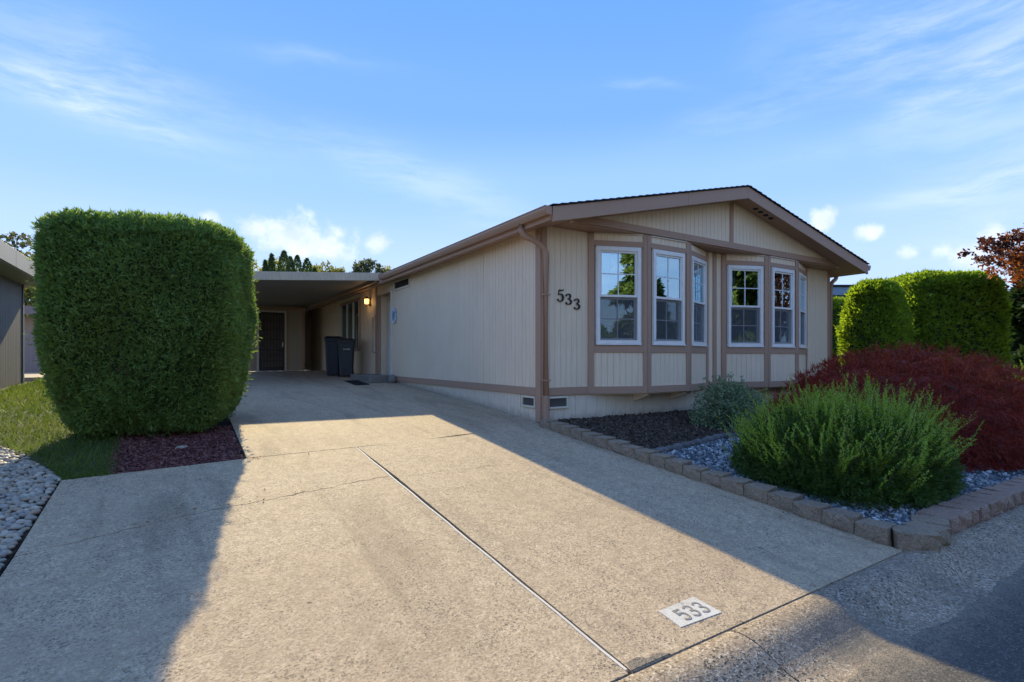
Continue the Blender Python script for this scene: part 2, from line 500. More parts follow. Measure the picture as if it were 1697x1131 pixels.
M['lawn'] = aggregate('lawn soil', (0.060, 0.075, 0.022), (0.03, 0.035, 0.012), (0.12, 0.12, 0.05), 0.95, 60, 0.5, 0.4, 0.4, (0.05, 0.045, 0.025), 0.8)
M['gravel'] = rocky('blue grey crushed stone', [(0.155, 0.175, 0.185), (0.25, 0.275, 0.285), (0.10, 0.12, 0.135), (0.40, 0.42, 0.42), (0.19, 0.21, 0.225), (0.66, 0.66, 0.63)], 0.7, 50)
M['gravelbed'] = aggregate('gravel fines', (0.10, 0.12, 0.15), (0.04, 0.05, 0.06), (0.3, 0.33, 0.36), 0.9, 60, 0.6, 0.6, 0.2, (0.08, 0.09, 0.1), 0.8)
M['pebble'] = rocky('river pebble', [(0.44, 0.38, 0.29), (0.52, 0.42, 0.30), (0.35, 0.31, 0.25), (0.58, 0.50, 0.38), (0.45, 0.33, 0.22), (0.40, 0.355, 0.29)], 0.6, 30)
M['mulch'] = rocky('dark bark chips', [(0.085, 0.056, 0.038), (0.13, 0.088, 0.062), (0.055, 0.038, 0.028), (0.17, 0.12, 0.085), (0.10, 0.068, 0.048)], 0.9, 50)
M['redmulch'] = rocky('purple red bark chips', [(0.16, 0.050, 0.042), (0.23, 0.082, 0.066), (0.10, 0.036, 0.032), (0.29, 0.13, 0.105), (0.17, 0.066, 0.056)], 0.85, 50)
M['edgestone'] = rocky('grey edging stone', [(0.16, 0.14, 0.13), (0.20, 0.18, 0.17), (0.13, 0.12, 0.115)], 0.85, 40)
M['leaflitter'] = leafy('dead leaf', (0.20, 0.09, 0.03), (0.32, 0.16, 0.06), 0.2, 0.8, 5)

# ------------------------------------------------------------------ object helpers
BASE = {}


def tag(o, label=None, cat=None, group=None, kind=None):
    if label: o['label'] = label
    if cat: o['category'] = cat
    if group: o['group'] = group
    if kind: o['kind'] = kind
    return o


def thing(name, label, cat, loc=(0, 0, 0), group=None):
    o = bpy.data.objects.new(name, None)
    o.empty_display_size = 0.1
    COL.objects.link(o)
    o.location = loc
    BASE[o.name] = Vector(loc)
    return tag(o, label, cat, group)


def link(name, me, mat, parent=None, loc=None):
    o = bpy.data.objects.new(name, me)
    if mat is not None and not me.materials:
        me.materials.append(mat if not isinstance(mat, str) else M[mat])
    COL.objects.link(o)
    if parent is not None:
        o.parent = parent
        BASE[o.name] = BASE[parent.name]
        if loc is not None:
            o.location = Vector(loc) - BASE[parent.name]
            BASE[o.name] = Vector(loc)
    else:
        o.location = loc if loc is not None else (0, 0, 0)
        BASE[o.name] = Vector(o.location)
    return o


class MB:
    """collects faces in world coordinates, then links them as one object"""
    def __init__(self):
        self.v = []
        self.f = []

    def face(self, pts):
        i = len(self.v)
        self.v += [tuple(p) for p in pts]
        self.f.append(tuple(range(i, i + len(pts))))
        return self

    def solid(self, bottom, top):
        """bottom/top: matching rings of points"""
        i = len(self.v)
        n = len(bottom)
        self.v += [tuple(p) for p in bottom] + [tuple(p) for p in top]
        self.f.append(tuple(i + j for j in reversed(range(n))))
        self.f.append(tuple(i + n + j for j in range(n)))
        for j in range(n):
            k = (j + 1) % n
            self.f.append((i + j, i + k, i + n + k, i + n + j))
        return self

    def box(self, x0, x1, y0, y1, z0, z1):
        return self.solid([(x0, y0, z0), (x1, y0, z0), (x1, y1, z0), (x0, y1, z0)],
                          [(x0, y0, z1), (x1, y0, z1), (x1, y1, z1), (x0, y1, z1)])

    def obox(self, fr, u0, u1, w0, w1, d0, d1):
        """box in a wall frame: u along, w up, d out of the wall"""
        return self.solid([fr(u0, w0, d0), fr(u1, w0, d0), fr(u1, w0, d1), fr(u0, w0, d1)],
                          [fr(u0, w1, d0), fr(u1, w1, d0), fr(u1, w1, d1), fr(u0, w1, d1)])

    def opoly(self, fr, poly, d0, d1):
        return self.solid([fr(u, w, d0) for u, w in poly], [fr(u, w, d1) for u, w in poly])

    def tube(self, path, r, n=10, closed_ends=True, flat=1.0):
        path = [Vector(p) for p in path]
        rr = r if isinstance(r, (list, tuple)) else [r] * len(path)
        base = len(self.v)
        for i, p in enumerate(path):
            t = (path[min(i + 1, len(path) - 1)] - path[max(i - 1, 0)]).normalized()
            a = t.cross(Vector((0, 0, 1)))
            if a.length < 1e-3:
                a = t.cross(Vector((0, 1, 0)))
            a.normalize()
            b = t.cross(a).normalized()
            for j in range(n):
                an = 2 * math.pi * j / n
                self.v.append(tuple(p + a * math.cos(an) * rr[i] + b * math.sin(an) * rr[i] * flat))
        for i in range(len(path) - 1):
            for j in range(n):
                k = (j + 1) % n
                self.f.append((base + i * n + j, base + i * n + k, base + (i + 1) * n + k, base + (i + 1) * n + j))
        if closed_ends:
            self.f.append(tuple(base + j for j in reversed(range(n))))
            self.f.append(tuple(base + (len(path) - 1) * n + j for j in range(n)))
        return self

    def lathe(self, c, prof, n=20, axis='Z'):
        base = len(self.v)
        for r, h in prof:
            for j in range(n):
                a = 2 * math.pi * j / n
                if axis == 'Z':
                    self.v.append((c[0] + r * math.cos(a), c[1] + r * math.sin(a), c[2] + h))
                elif axis == 'X':
                    self.v.append((c[0] + h, c[1] + r * math.cos(a), c[2] + r * math.sin(a)))
                else:
                    self.v.append((c[0] + r * math.cos(a), c[1] + h, c[2] + r * math.sin(a)))
        for i in range(len(prof) - 1):
            for j in range(n):
                k = (j + 1) % n
                self.f.append((base + i * n + j, base + i * n + k, base + (i + 1) * n + k, base + (i + 1) * n + j))
        self.f.append(tuple(base + j for j in reversed(range(n))))
        self.f.append(tuple(base + (len(prof) - 1) * n + j for j in range(n)))
        return self

    def build(self, name, mat, parent=None, bevel=0.0, smooth=False):
        b = BASE[parent.name] if parent is not None else Vector((0, 0, 0))
        me = bpy.data.meshes.new(name)
        me.from_pydata([(x - b[0], y - b[1], z - b[2]) for x, y, z in self.v], [], self.f)
        import bmesh
        bm = bmesh.new()
        bm.from_mesh(me)
        bmesh.ops.recalc_face_normals(bm, faces=bm.faces[:])
        if bevel:
            bmesh.ops.remove_doubles(bm, verts=bm.verts[:], dist=1e-5)
            try:
                bmesh.ops.bevel(bm, geom=bm.edges[:], offset=bevel, segments=1, affect='EDGES', clamp_overlap=True)
            except Exception:
                pass
        bm.to_mesh(me)
        bm.free()
        if smooth:
            me.shade_smooth()
        me.update()
        return link(name, me, mat, parent)


def np_mesh(name, V, F, mat, parent=None, smooth=False, loc=(0, 0, 0)):
    """triangle / quad soup from numpy arrays (world coordinates)"""
    V = np.asarray(V, np.float32).reshape(-1, 3)
    F = np.asarray(F, np.int32)
    k = F.shape[1]
    if parent is not None:
        b = BASE[parent.name]
        V = V - np.array([b[0], b[1], b[2]], np.float32)
    else:
        V = V - np.array(loc, np.float32)
    me = bpy.data.meshes.new(name)
    me.vertices.add(len(V))
    me.vertices.foreach_set('co', V.ravel())
    me.loops.add(F.size)
    me.loops.foreach_set('vertex_index', F.ravel())
    me.polygons.add(len(F))
    me.polygons.foreach_set('loop_start', np.arange(0, F.size, k, dtype=np.int32))
    me.polygons.foreach_set('loop_total', np.full(len(F), k, np.int32))
    me.update(calc_edges=True)
    me.validate()
    if smooth:
        me.shade_smooth()
    else:
        me.shade_flat()
    return link(name, me, mat, parent, None if parent is not None else loc)


def frame_xy(a, b, z0=0.0):
    """wall frame from a to b (plan points); d points to the right-hand side of a->b, i.e. outwards for
    walls listed with the outside on the right"""
    a = Vector((a[0], a[1], 0)); b = Vector((b[0], b[1], 0))
    e = (b - a).normalized()
    n = Vector((e.y, -e.x, 0))
    L = (b - a).length

    def fr(u, w, d):
        p = a + e * u + n * d
        return (p.x, p.y, w + z0)
    fr.L = L
    fr.a, fr.e, fr.n = a, e, n
    return fr


def clip_strip(poly, u0, u1):
    """clip convex/simple polygon (u,w) to u0<=u<=u1"""
    def half(pts, c, sgn):
        out = []
        for i in range(len(pts)):
            p, q = pts[i], pts[(i + 1) % len(pts)]
            ip, iq = sgn * (p[0] - c) >= 0, sgn * (q[0] - c) >= 0
            if ip: out.append(p)
            if ip != iq:
                t = (c - p[0]) / (q[0] - p[0])
                out.append((c, p[1] + t * (q[1] - p[1])))
        return out
    r = half(poly, u0, 1)
    return half(r, u1, -1) if r else r


def siding(fr, poly, parent, mat='cream', pitch=0.1016, start=0.0, groove=0.0055, name='siding_board', d0=-0.004, d1=0.0065):
    us = [p[0] for p in poly]
    lo, hi = min(us), max(us)
    k = math.floor((lo - start) / pitch)
    n = 0
    while start + k * pitch < hi:
        a = max(lo, start + k * pitch + groove / 2)
        b = min(hi, start + (k + 1) * pitch - groove / 2)
        k += 1
        if b - a < 0.012: continue
        c = clip_strip(poly, a, b)
        if len(c) < 3: continue
        # drop repeated corners
        q = []
        for p in c:
            if not q or (abs(p[0] - q[-1][0]) + abs(p[1] - q[-1][1])) > 1e-4: q.append(p)
        if len(q) < 3: continue
        j = random.uniform(-0.0006, 0.0006)
        MB().opoly(fr, q, d0, d1 + j).build(name, mat, parent)
        n += 1
    return n


# ------------------------------------------------------------------ terrain
PROF = [(-60, -0.405), (-4.6, -0.405), (0, 0.0), (1.0, 0.082), (1.77, 0.139), (2.97, 0.205), (4.47, 0.285), (6, 0.352),
        (8, 0.425), (10, 0.475), (12, 0.50), (16, 0.51), (200, 0.6)]


def prof(y):
    return np.interp(y, [p[0] for p in PROF], [p[1] for p in PROF])


def gz(x, y):
    """height of the driveway / yard surface"""
    x = np.asarray(x, float); y = np.asarray(y, float)
    left = prof(y) + np.where(y < 6, 0.015, 0.015) * np.minimum(x, 0)
    bed = np.interp(y, [-4.5, 0.0, 6, 200], [-0.34, 0.015, 0.05, 0.3])
    return np.where(x > 0.02, bed, left)


KERB_Y0, KERB_Y1 = -4.58, -5.06     # driveway edge, asphalt edge
ROAD_Z = -0.493


def ground_sheet():
    xs = np.unique(np.concatenate([np.linspace(-900, -40, 8), np.linspace(-40, -12, 8), np.arange(-12, 16, 0.5), np.linspace(16, 60, 10), np.linspace(60, 900, 8), [0.0, 0.03]]))
    ys = np.unique(np.concatenate([np.linspace(-900, -40, 8), np.linspace(-40, -12, 6), np.arange(-12, -4.6, 0.7), [-4.6, -4.55], np.arange(-4.4, 20, 0.4), np.linspace(20, 60, 8), np.linspace(60, 900, 8)]))
    Xg, Yg = np.meshgrid(xs, ys)
    Z = gz(Xg, Yg) - 0.13
    Z = np.where(Yg < -4.58, -0.66, Z)
    Z = np.where(Yg < -11.6, -0.60, Z)
    V = np.stack([Xg, Yg, Z], -1).reshape(-1, 3)
    nx, ny = len(xs), len(ys)
    I = np.arange(nx * ny).reshape(ny, nx)
    F = np.stack([I[:-1, :-1], I[:-1, 1:], I[1:, 1:], I[1:, :-1]], -1).reshape(-1, 4)
    o = np_mesh('ground', V, F, 'soil')
    tag(o, 'bare brown ground under the yards reaching to the horizon', kind='structure')


ground_sheet()


def surf_grid(name, poly_x, ys, mat, parent=None, lift=0.0, thick=0.09, zf=None, kind='structure', sub=0.35):
    """slab following the ground. poly_x: function y -> (x0,x1)"""
    zf = zf or gz
    ys = list(ys)
    V = []; F = []
    nx = 9
    for y in ys:
        x0, x1 = poly_x(y)
        for i in range(nx):
            x = x0 + (x1 - x0) * i / (nx - 1)
            V.append((x, y, float(zf(x, y)) + lift))
    n0 = len(V)
    V += [(a, b, c - thick) for a, b, c in V]
    for j in range(len(ys) - 1):
        for i in range(nx - 1):
            a = j * nx + i
            F.append((a, a + 1, a + nx + 1, a + nx))
            F.append((n0 + a, n0 + a + nx, n0 + a + nx + 1, n0 + a + 1))
    m = len(ys)
    for j in range(m - 1):
        a = j * nx
        F.append((a, a + nx, n0 + a + nx, n0 + a))
        b = j * nx + nx - 1
        F.append((b, n0 + b, n0 + b + nx, b + nx))
    for i in range(nx - 1):
        F.append((i, n0 + i, n0 + i + 1, i + 1))
        b = (m - 1) * nx + i
        F.append((b, b + 1, n0 + b + 1, n0 + b))
    o = np_mesh(name, V, F, mat, parent)
    return o


# --- driveway: five slabs parted by joints and one crack
drive = bpy.data.objects.new('driveway', None)
COL.objects.link(drive)
BASE[drive.name] = Vector((0, 0, 0))
tag(drive, 'sunlit concrete driveway with open joints rising to the carport', kind='structure')
SX = -2.735                     # long joint
CRACK = [(-5.35, -2.02), (-5.1, -1.93), (-4.8, -1.83), (-4.5, -1.72), (-4.2, -1.66), (-3.95, -1.62), (-3.75, -1.60), (-3.55, -1.545), (-3.35, -1.53),
         (-3.15, -1.47), (-2.95, -1.45), (-2.735, -1.41)]
CRACK2 = [(-2.735, -1.47), (-2.45, -1.50), (-2.2, -1.49), (-1.95, -1.545), (-1.7, -1.52), (-1.4, -1.60), (-1.15, -1.585), (-0.9, -1.66), (-0.6, -1.70), (-0.3, -1.80), (-0.13, -1.82)]


def wig(x, s):
    return 0.010 * math.sin(37 * x + s) + 0.006 * math.sin(91 * x + 2 * s)


def slab_poly(ring, name='slab', mat='concrete', thick=0.09, lift=0.0, parent=drive):
    """flat polygon slab with its corners on the ground surface (near field: constant slope)"""
    top = [(x, y, float(gz(min(x, 0), y)) + lift) for x, y in ring]
    bot = [(x, y, z - thick) for x, y, z in top]
    return MB().solid(bot, top).build(name, mat, parent)


def crack_line(cr, s, off, width):
    xs = np.arange(cr[0][0], cr[-1][0] + 1e-6, 0.035)
    ys = np.interp(xs, [c[0] for c in cr], [c[1] for c in cr])
    out = []
    for x, y in zip(xs, ys):
        w = width * (0.55 + 0.9 * abs(math.sin(5.1 * x + s) * math.sin(11.7 * x)))
        out.append((float(x), float(y + wig(x, s) + off * w)))
    return out


J = 0.013
SEAM_Y = -0.24
lowL = [(x, y) for x, y in crack_line(CRACK, 1.0, -1, 0.0065) if x < SX - J]
slab_poly([(-5.30, KERB_Y0), (SX - J, KERB_Y0), (SX - J, lowL[-1][1])] + [p for p in reversed(lowL) if p[0] > -5.30])
upL = [(x, y) for x, y in crack_line(CRACK, 1.0, 1, 0.0065) if x < SX - J and x > -5.30]
slab_poly(upL + [(SX - J, upL[-1][1]), (SX - J, SEAM_Y - .008), (-3.85, SEAM_Y - .008), (-5.30, SEAM_Y - 0.10)])
lowR = [(x, y) for x, y in crack_line(CRACK2, 4.0, -1, 0.0028) if x > SX + J]
slab_poly([(SX + J, KERB_Y0), (-0.12, KERB_Y0), (-0.12, lowR[-1][1])] + list(reversed(lowR)))
upR = [(x, y) for x, y in crack_line(CRACK2, 4.0, 1, 0.0028) if x > SX + J]
slab_poly(upR + [(-0.12, -0.12), (0.0, -0.03), (-1.4, SEAM_Y + 0.04 - .008), (SX + J, SEAM_Y - .008)])
SEAM2 = 4.15


def dx_near(y):
    return (-3.85, -0.012)


sl = surf_grid('slab', dx_near, [SEAM_Y + .008, 0.4, 1.0, 1.77, 2.4, 2.97, 3.7, SEAM2 - 0.009], 'concrete', drive)
# the house end of that slab follows the slanted joint
for v in sl.data.vertices:
    if abs(v.co.y - (SEAM_Y + .008)) < 1e-4 and v.co.x > -1.6:
        v.co.y += 0.05 + 0.10 * (v.co.x + 1.6) / 1.6
        v.co.z += 0.009
surf_grid('slab', lambda y: (-3.85, -0.012), [SEAM2 + 0.009, 4.47, 5.2, 6.0, 6.8, 8.0, 9, 10, 12, 14.0], 'concrete', drive)
# white joint filler strip
strip = MB()
ys = np.linspace(KERB_Y0 + 0.02, SEAM_Y - 0.02, 26)
for a, b in zip(ys[:-1], ys[1:]):
    xa = SX + 0.0025 * math.sin(a * 9); xb = SX + 0.0025 * math.sin(b * 9)
    za, zb = float(gz(SX, a)), float(gz(SX, b))
    strip.solid([(xa - .014, a, za - .02), (xa + .002, a, za - .02), (xb + .002, b, zb - .02), (xb - .014, b, zb - .02)],
                [(xa - .013, a, za + .003), (xa + .001, a, za + .003), (xb + .001, b, zb + .003), (xb - .013, b, zb + .003)])
strip.build('joint_strip', 'expansion', drive)
# tar patch in the broken corner by the apron
tar = MB()
ring = [(SX + 0.012, KERB_Y0 + 0.004), (SX + 0.26, KERB_Y0 + 0.004), (SX + 0.21, KERB_Y0 + 0.035), (SX + 0.14, KERB_Y0 + 0.03), (SX + 0.10, KERB_Y0 + 0.06), (SX + 0.03, KERB_Y0 + 0.055)]
tar.solid([(x, y, float(gz(x, y)) - 0.002) for x, y in ring], [(x, y, float(gz(x, y)) + 0.004) for x, y in ring])
tar.build('tar_patch', 'asphalt', drive)


def kerb_profile(y):
    """rolled kerb: low crest beside the driveway, a steep roll, then the gutter pan"""
    d = KERB_Y0 - np.asarray(y, float)
    return np.interp(d, [0, .02, .05, .08, .11, .14, .17, .20, .24, .28, .32, .36, .40, .44, .6],
                     [-.411, -.405, -.400, -.398, -.399, -.403, -.411, -.423, -.443, -.463, -.478, -.487, -.491, -.493, -.493])


def apron_z(x, y):
    return kerb_profile(y) + 0.015 * np.clip(np.asarray(x, float), -30, 0)


apron = bpy.data.objects.new('kerb_apron', None)
COL.objects.link(apron)
BASE[apron.name] = Vector((0, 0, 0))
tag(apron, 'stained pebbly concrete kerb apron between driveway and road', kind='structure')
joints = [-40, -9.6, -5.35, -2.05, 0.95, 3.95, 6.95, 40]
for a, b in zip(joints[:-1], joints[1:]):
    surf_grid('apron_slab', (lambda a, b: (lambda y: (a + 0.004, b - 0.004)))(a, b), np.linspace(KERB_Y1 - .06, KERB_Y0 - 0.004, 44), 'apron', apron, zf=apron_z, thick=0.1)


def road_z(x, y):
    y = np.asarray(y, float)
    return ROAD_Z - 0.006 + 0.015 * np.clip(np.asarray(x, float), -30, 0) + 0.05 * np.clip((KERB_Y1 - y) / 3.0, 0, 1)


xs_r = np.concatenate([[-900, -200, -60, -30, -12], np.arange(-8, 9, .04), [12, 30, 60, 200, 900.0]])
ys_r = np.array([-11.3, -9, -8, -7, -6, -5.5, KERB_Y1])
Xg, Yg = np.meshgrid(xs_r, ys_r)
Yg = Yg + np.where(Yg == KERB_Y1, .018 * np.sin(Xg * 3.1) + .012 * np.sin(Xg * 11.3 + 1) + .007 * np.sin(Xg * 47), 0)
V = np.stack([Xg, Yg, road_z(Xg, Yg) + .009], -1).reshape(-1, 3)
I = np.arange(V.shape[0]).reshape(len(ys_r), len(xs_r))
road = np_mesh('road', V, np.stack([I[:-1, :-1], I[:-1, 1:], I[1:, 1:], I[1:, :-1]], -1).reshape(-1, 4), 'asphalt')
tag(road, 'dark speckled asphalt street in front of the kerb apron', kind='structure')


# ------------------------------------------------------------------ painted and iron digits
def stroke(pts, widths, n=8):
    """smooth centre line -> list of (left,right) outline points"""
    P = np.array(pts, float)
    t = np.linspace(0, len(P) - 1, (len(P) - 1) * n + 1)
    out = []
    W = np.interp(t, range(len(P)), widths)

    def cr(i, f):
        p = [P[max(0, min(len(P) - 1, j))] for j in (i - 1, i, i + 1, i + 2)]
        return 0.5 * ((2 * p[1]) + (-p[0] + p[2]) * f + (2 * p[0] - 5 * p[1] + 4 * p[2] - p[3]) * f * f + (-p[0] + 3 * p[1] - 3 * p[2] + p[3]) * f ** 3)
    C = np.array([cr(min(int(x), len(P) - 2), x - min(int(x), len(P) - 2)) for x in t])
    T = np.gradient(C, axis=0)
    T /= np.maximum(np.linalg.norm(T, axis=1, keepdims=True), 1e-9)
    N = np.stack([-T[:, 1], T[:, 0]], 1)
    return C + N * W[:, None] / 2, C - N * W[:, None] / 2


THREE = ([(0.12, 0.80), (0.22, 0.93), (0.45, 1.0), (0.70, 0.92), (0.74, 0.74), (0.58, 0.58), (0.36, 0.53)], [.20, .13, .10, .20, .24, .13, .07])
THREE_B = ([(0.36, 0.53), (0.66, 0.48), (0.86, 0.30), (0.74, 0.09), (0.46, 0.0), (0.20, 0.06), (0.12, 0.20)], [.07, .14, .25, .22, .10, .12, .21])
FIVE = [([(0.28, 0.965), (0.50, 0.955), (0.78, 0.965), (0.92, 1.05)], [.15, .16, .15, .05]),
        ([(0.30, 1.0), (0.26, 0.78), (0.22, 0.52)], [.09, .08, .07]),
        ([(0.22, 0.54), (0.44, 0.63), (0.72, 0.56), (0.84, 0.33), (0.72, 0.09), (0.44, 0.0), (0.18, 0.06), (0.12, 0.20)], [.07, .11, .20, .25, .21, .10, .12, .20])]
SFIVE = [([(0.82, 0.93), (0.5, 0.93), (0.16, 0.93)], [.21, .21, .21]),
         ([(0.22, 0.98), (0.20, 0.75), (0.18, 0.50)], [.21, .21, .21]),
         ([(0.18, 0.53), (0.45, 0.62), (0.76, 0.54), (0.86, 0.32), (0.74, 0.10), (0.45, 0.03), (0.14, 0.14)], [.2, .21, .21, .21, .21, .21, .21])]
STHREE = [([(0.12, 0.84), (0.42, 0.97), (0.76, 0.88), (0.80, 0.68), (0.62, 0.54), (0.38, 0.52)], [.21] * 6),
          ([(0.38, 0.52), (0.68, 0.49), (0.88, 0.30), (0.76, 0.09), (0.44, 0.03), (0.10, 0.16)], [.21] * 6)]


def digit(strokes, fr, u0, w0, wdt, hgt, d0, d1):
    mb = MB()
    for k, (pts, ws) in enumerate(strokes):
        a, b = stroke([(p[0] * wdt, p[1] * hgt) for p in pts], [w * wdt for w in ws])
        dd = d1 + 0.0004 * k
        for i in range(len(a) - 1):
            q = [a[i], a[i + 1], b[i + 1], b[i]]
            mb.solid([fr(u0 + p[0], w0 + p[1], d0) for p in q], [fr(u0 + p[0], w0 + p[1], dd) for p in q])
    return mb


# ================================================================== HOUSE
W = 7.77
APX = W / 2
WT = 2.87           # wall top
FL = 0.40           # bottom of the brown belt
LEN = 17.0
OH = 0.28           # eave overhang
YF, YG, YB = -0.665, -0.32, -0.334
SLOPE = 0.2313
Z_EAVE_T, Z_EAVE_B = 2.945, 2.767
house = thing('manufactured_house', 'beige single storey house numbered 533 with brown trim and two bow window bays', 'house', (APX, 0, 0))

f_front = frame_xy((0, 0), (W, 0))                # d>0 is -Y (outwards)
f_side = frame_xy((0, LEN), (0, 0))               # u runs towards the street, d>0 is -X
B1 = [(.861, 0), (1.78, YB), (2.75, YB), (3.651, 0)]
B2 = [(4.041, 0), (4.951, YB), (5.934, YB), (6.859, 0)]

# front wall: three flat pieces between the bays
fws = []
for a, b in ((0, .861), (3.651, 4.041), (6.859, W)):
    fws.append(MB().box(a, b, 0.004, 0.10, FL, WT).build('front_wall', 'cream', house))
siding(f_front, [(0.085, FL + 0.115), (0.80, FL + 0.115), (0.80, WT), (0.085, WT)], fws[0], start=0.03)
siding(f_front, [(3.70, FL + 0.115), (3.79, FL + 0.115), (3.79, WT), (3.70, WT)], fws[1], start=3.695)
siding(f_front, [(3.895, FL + 0.115), (3.99, FL + 0.115), (3.99, WT), (3.895, WT)], fws[1], start=3.89)
siding(f_front, [(6.92, FL + 0.115), (W - 0.085, FL + 0.115), (W - 0.085, WT), (6.92, WT)], fws[2], start=6.90)
# belts and uprights on the flat pieces
for a, b in ((0.0, .84), (3.66, 4.03), (6.88, W)):
    MB().obox(f_front, a, b, FL, FL + 0.112, 0, 0.026).build('belt_board', 'brown', house, 0.003)
for u0, u1 in ((0.0, 0.083), (3.795, 3.89), (W - 0.083, W)):
    MB().obox(f_front, u0, u1, FL + 0.113, WT - 0.01, 0, 0.024).build('trim_board', 'brown', house, 0.003)


def make_window(fr, u0, u1, w0, w1, idx):
    """double hung vinyl window standing proud of its panel"""
    fw = 0.052
    m = MB()
    D0, D1 = -0.05, 0.032
    m.obox(fr, u0, u0 + fw, w0 + 0.075, w1 - fw, D0, D1)
    m.obox(fr, u1 - fw, u1, w0 + 0.075, w1 - fw, D0, D1)
    m.obox(fr, u0, u1, w1 - fw, w1, D0, D1)
    m.obox(fr, u0, u1, w0 + 0.022, w0 + 0.075, D0, D1)
    win = m.build('window', 'white', house, 0.004)
    # raised outer lip and sloping sill
    m = MB()
    lip = 0.016
    m.obox(fr, u0 - lip, u0, w0 + 0.022, w1, 0.0, 0.020)
    m.obox(fr, u1, u1 + lip, w0 + 0.022, w1, 0.0, 0.020)
    m.obox(fr, u0 - lip, u1 + lip, w1, w1 + lip, 0.0, 0.024)
    m.build('frame', 'white', win, 0.003)
    MB().obox(fr, u0 - lip, u1 + lip, w0, w0 + 0.021, -0.02, 0.046).build('sill', 'white', win, 0.003)
    a, b = u0 + fw, u1 - fw
    mid = w0 + 0.075 + (w1 - w0 - 0.075 - fw) * 0.495
    # upper sash in front, lower sash set back
    sw = 0.030
    m = MB()
    m.obox(fr, a, a + sw, mid + 0.02, w1 - fw - sw, -0.022, 0.012)
    m.obox(fr, b - sw, b, mid + 0.02, w1 - fw - sw, -0.022, 0.012)
    m.obox(fr, a, b, w1 - fw - sw, w1 - fw, -0.022, 0.012)
    m.obox(fr, a, b, mid - 0.016, mid + 0.02, -0.022, 0.016)
    m.build('upper_sash', 'white', win, 0.002)
    m = MB()
    m.obox(fr, a, a + sw, w0 + 0.075 + sw, mid - 0.05, -0.058, -0.026)
    m.obox(fr, b - sw, b, w0 + 0.075 + sw, mid - 0.05, -0.058, -0.026)
    m.obox(fr, a, b, w0 + 0.075, w0 + 0.075 + sw, -0.058, -0.026)
    m.obox(fr, a, b, mid - 0.05, mid - 0.017, -0.058, -0.026)
    m.build('lower_sash', 'white', win, 0.002)
    ua, ub = a + sw, b - sw
    MB().obox(fr, ua, ub, mid + 0.02, w1 - fw - sw, -0.010, -0.006).build('pane', 'glass', win)
    MB().obox(fr, ua, ub, w0 + 0.075 + sw, mid - 0.05, -0.046, -0.042).build('pane', 'glass', win)
    uc = (ua + ub) / 2
    t = 0.0075
    for (lo, hi, d) in ((mid + 0.02, w1 - fw - sw, -0.0055), (w0 + 0.075 + sw, mid - 0.05, -0.0415)):
        wc = (lo + hi) / 2
        m = MB()
        m.obox(fr, uc - t, uc + t, lo, hi, d, d + 0.006)
        m.obox(fr, ua, uc - t, wc - t, wc + t, d, d + 0.006)
        m.obox(fr, uc + t, ub, wc - t, wc + t, d, d + 0.006)
        m.build('muntin', 'muntin', win)
    m = MB()
    m.face([fr(a, w0 + 0.076, -0.004), fr(b, w0 + 0.076, -0.004), fr(b, mid - 0.017, -0.004), fr(a, mid - 0.017, -0.004)])
    m.build('insect_screen', 'screen', win)
    return win


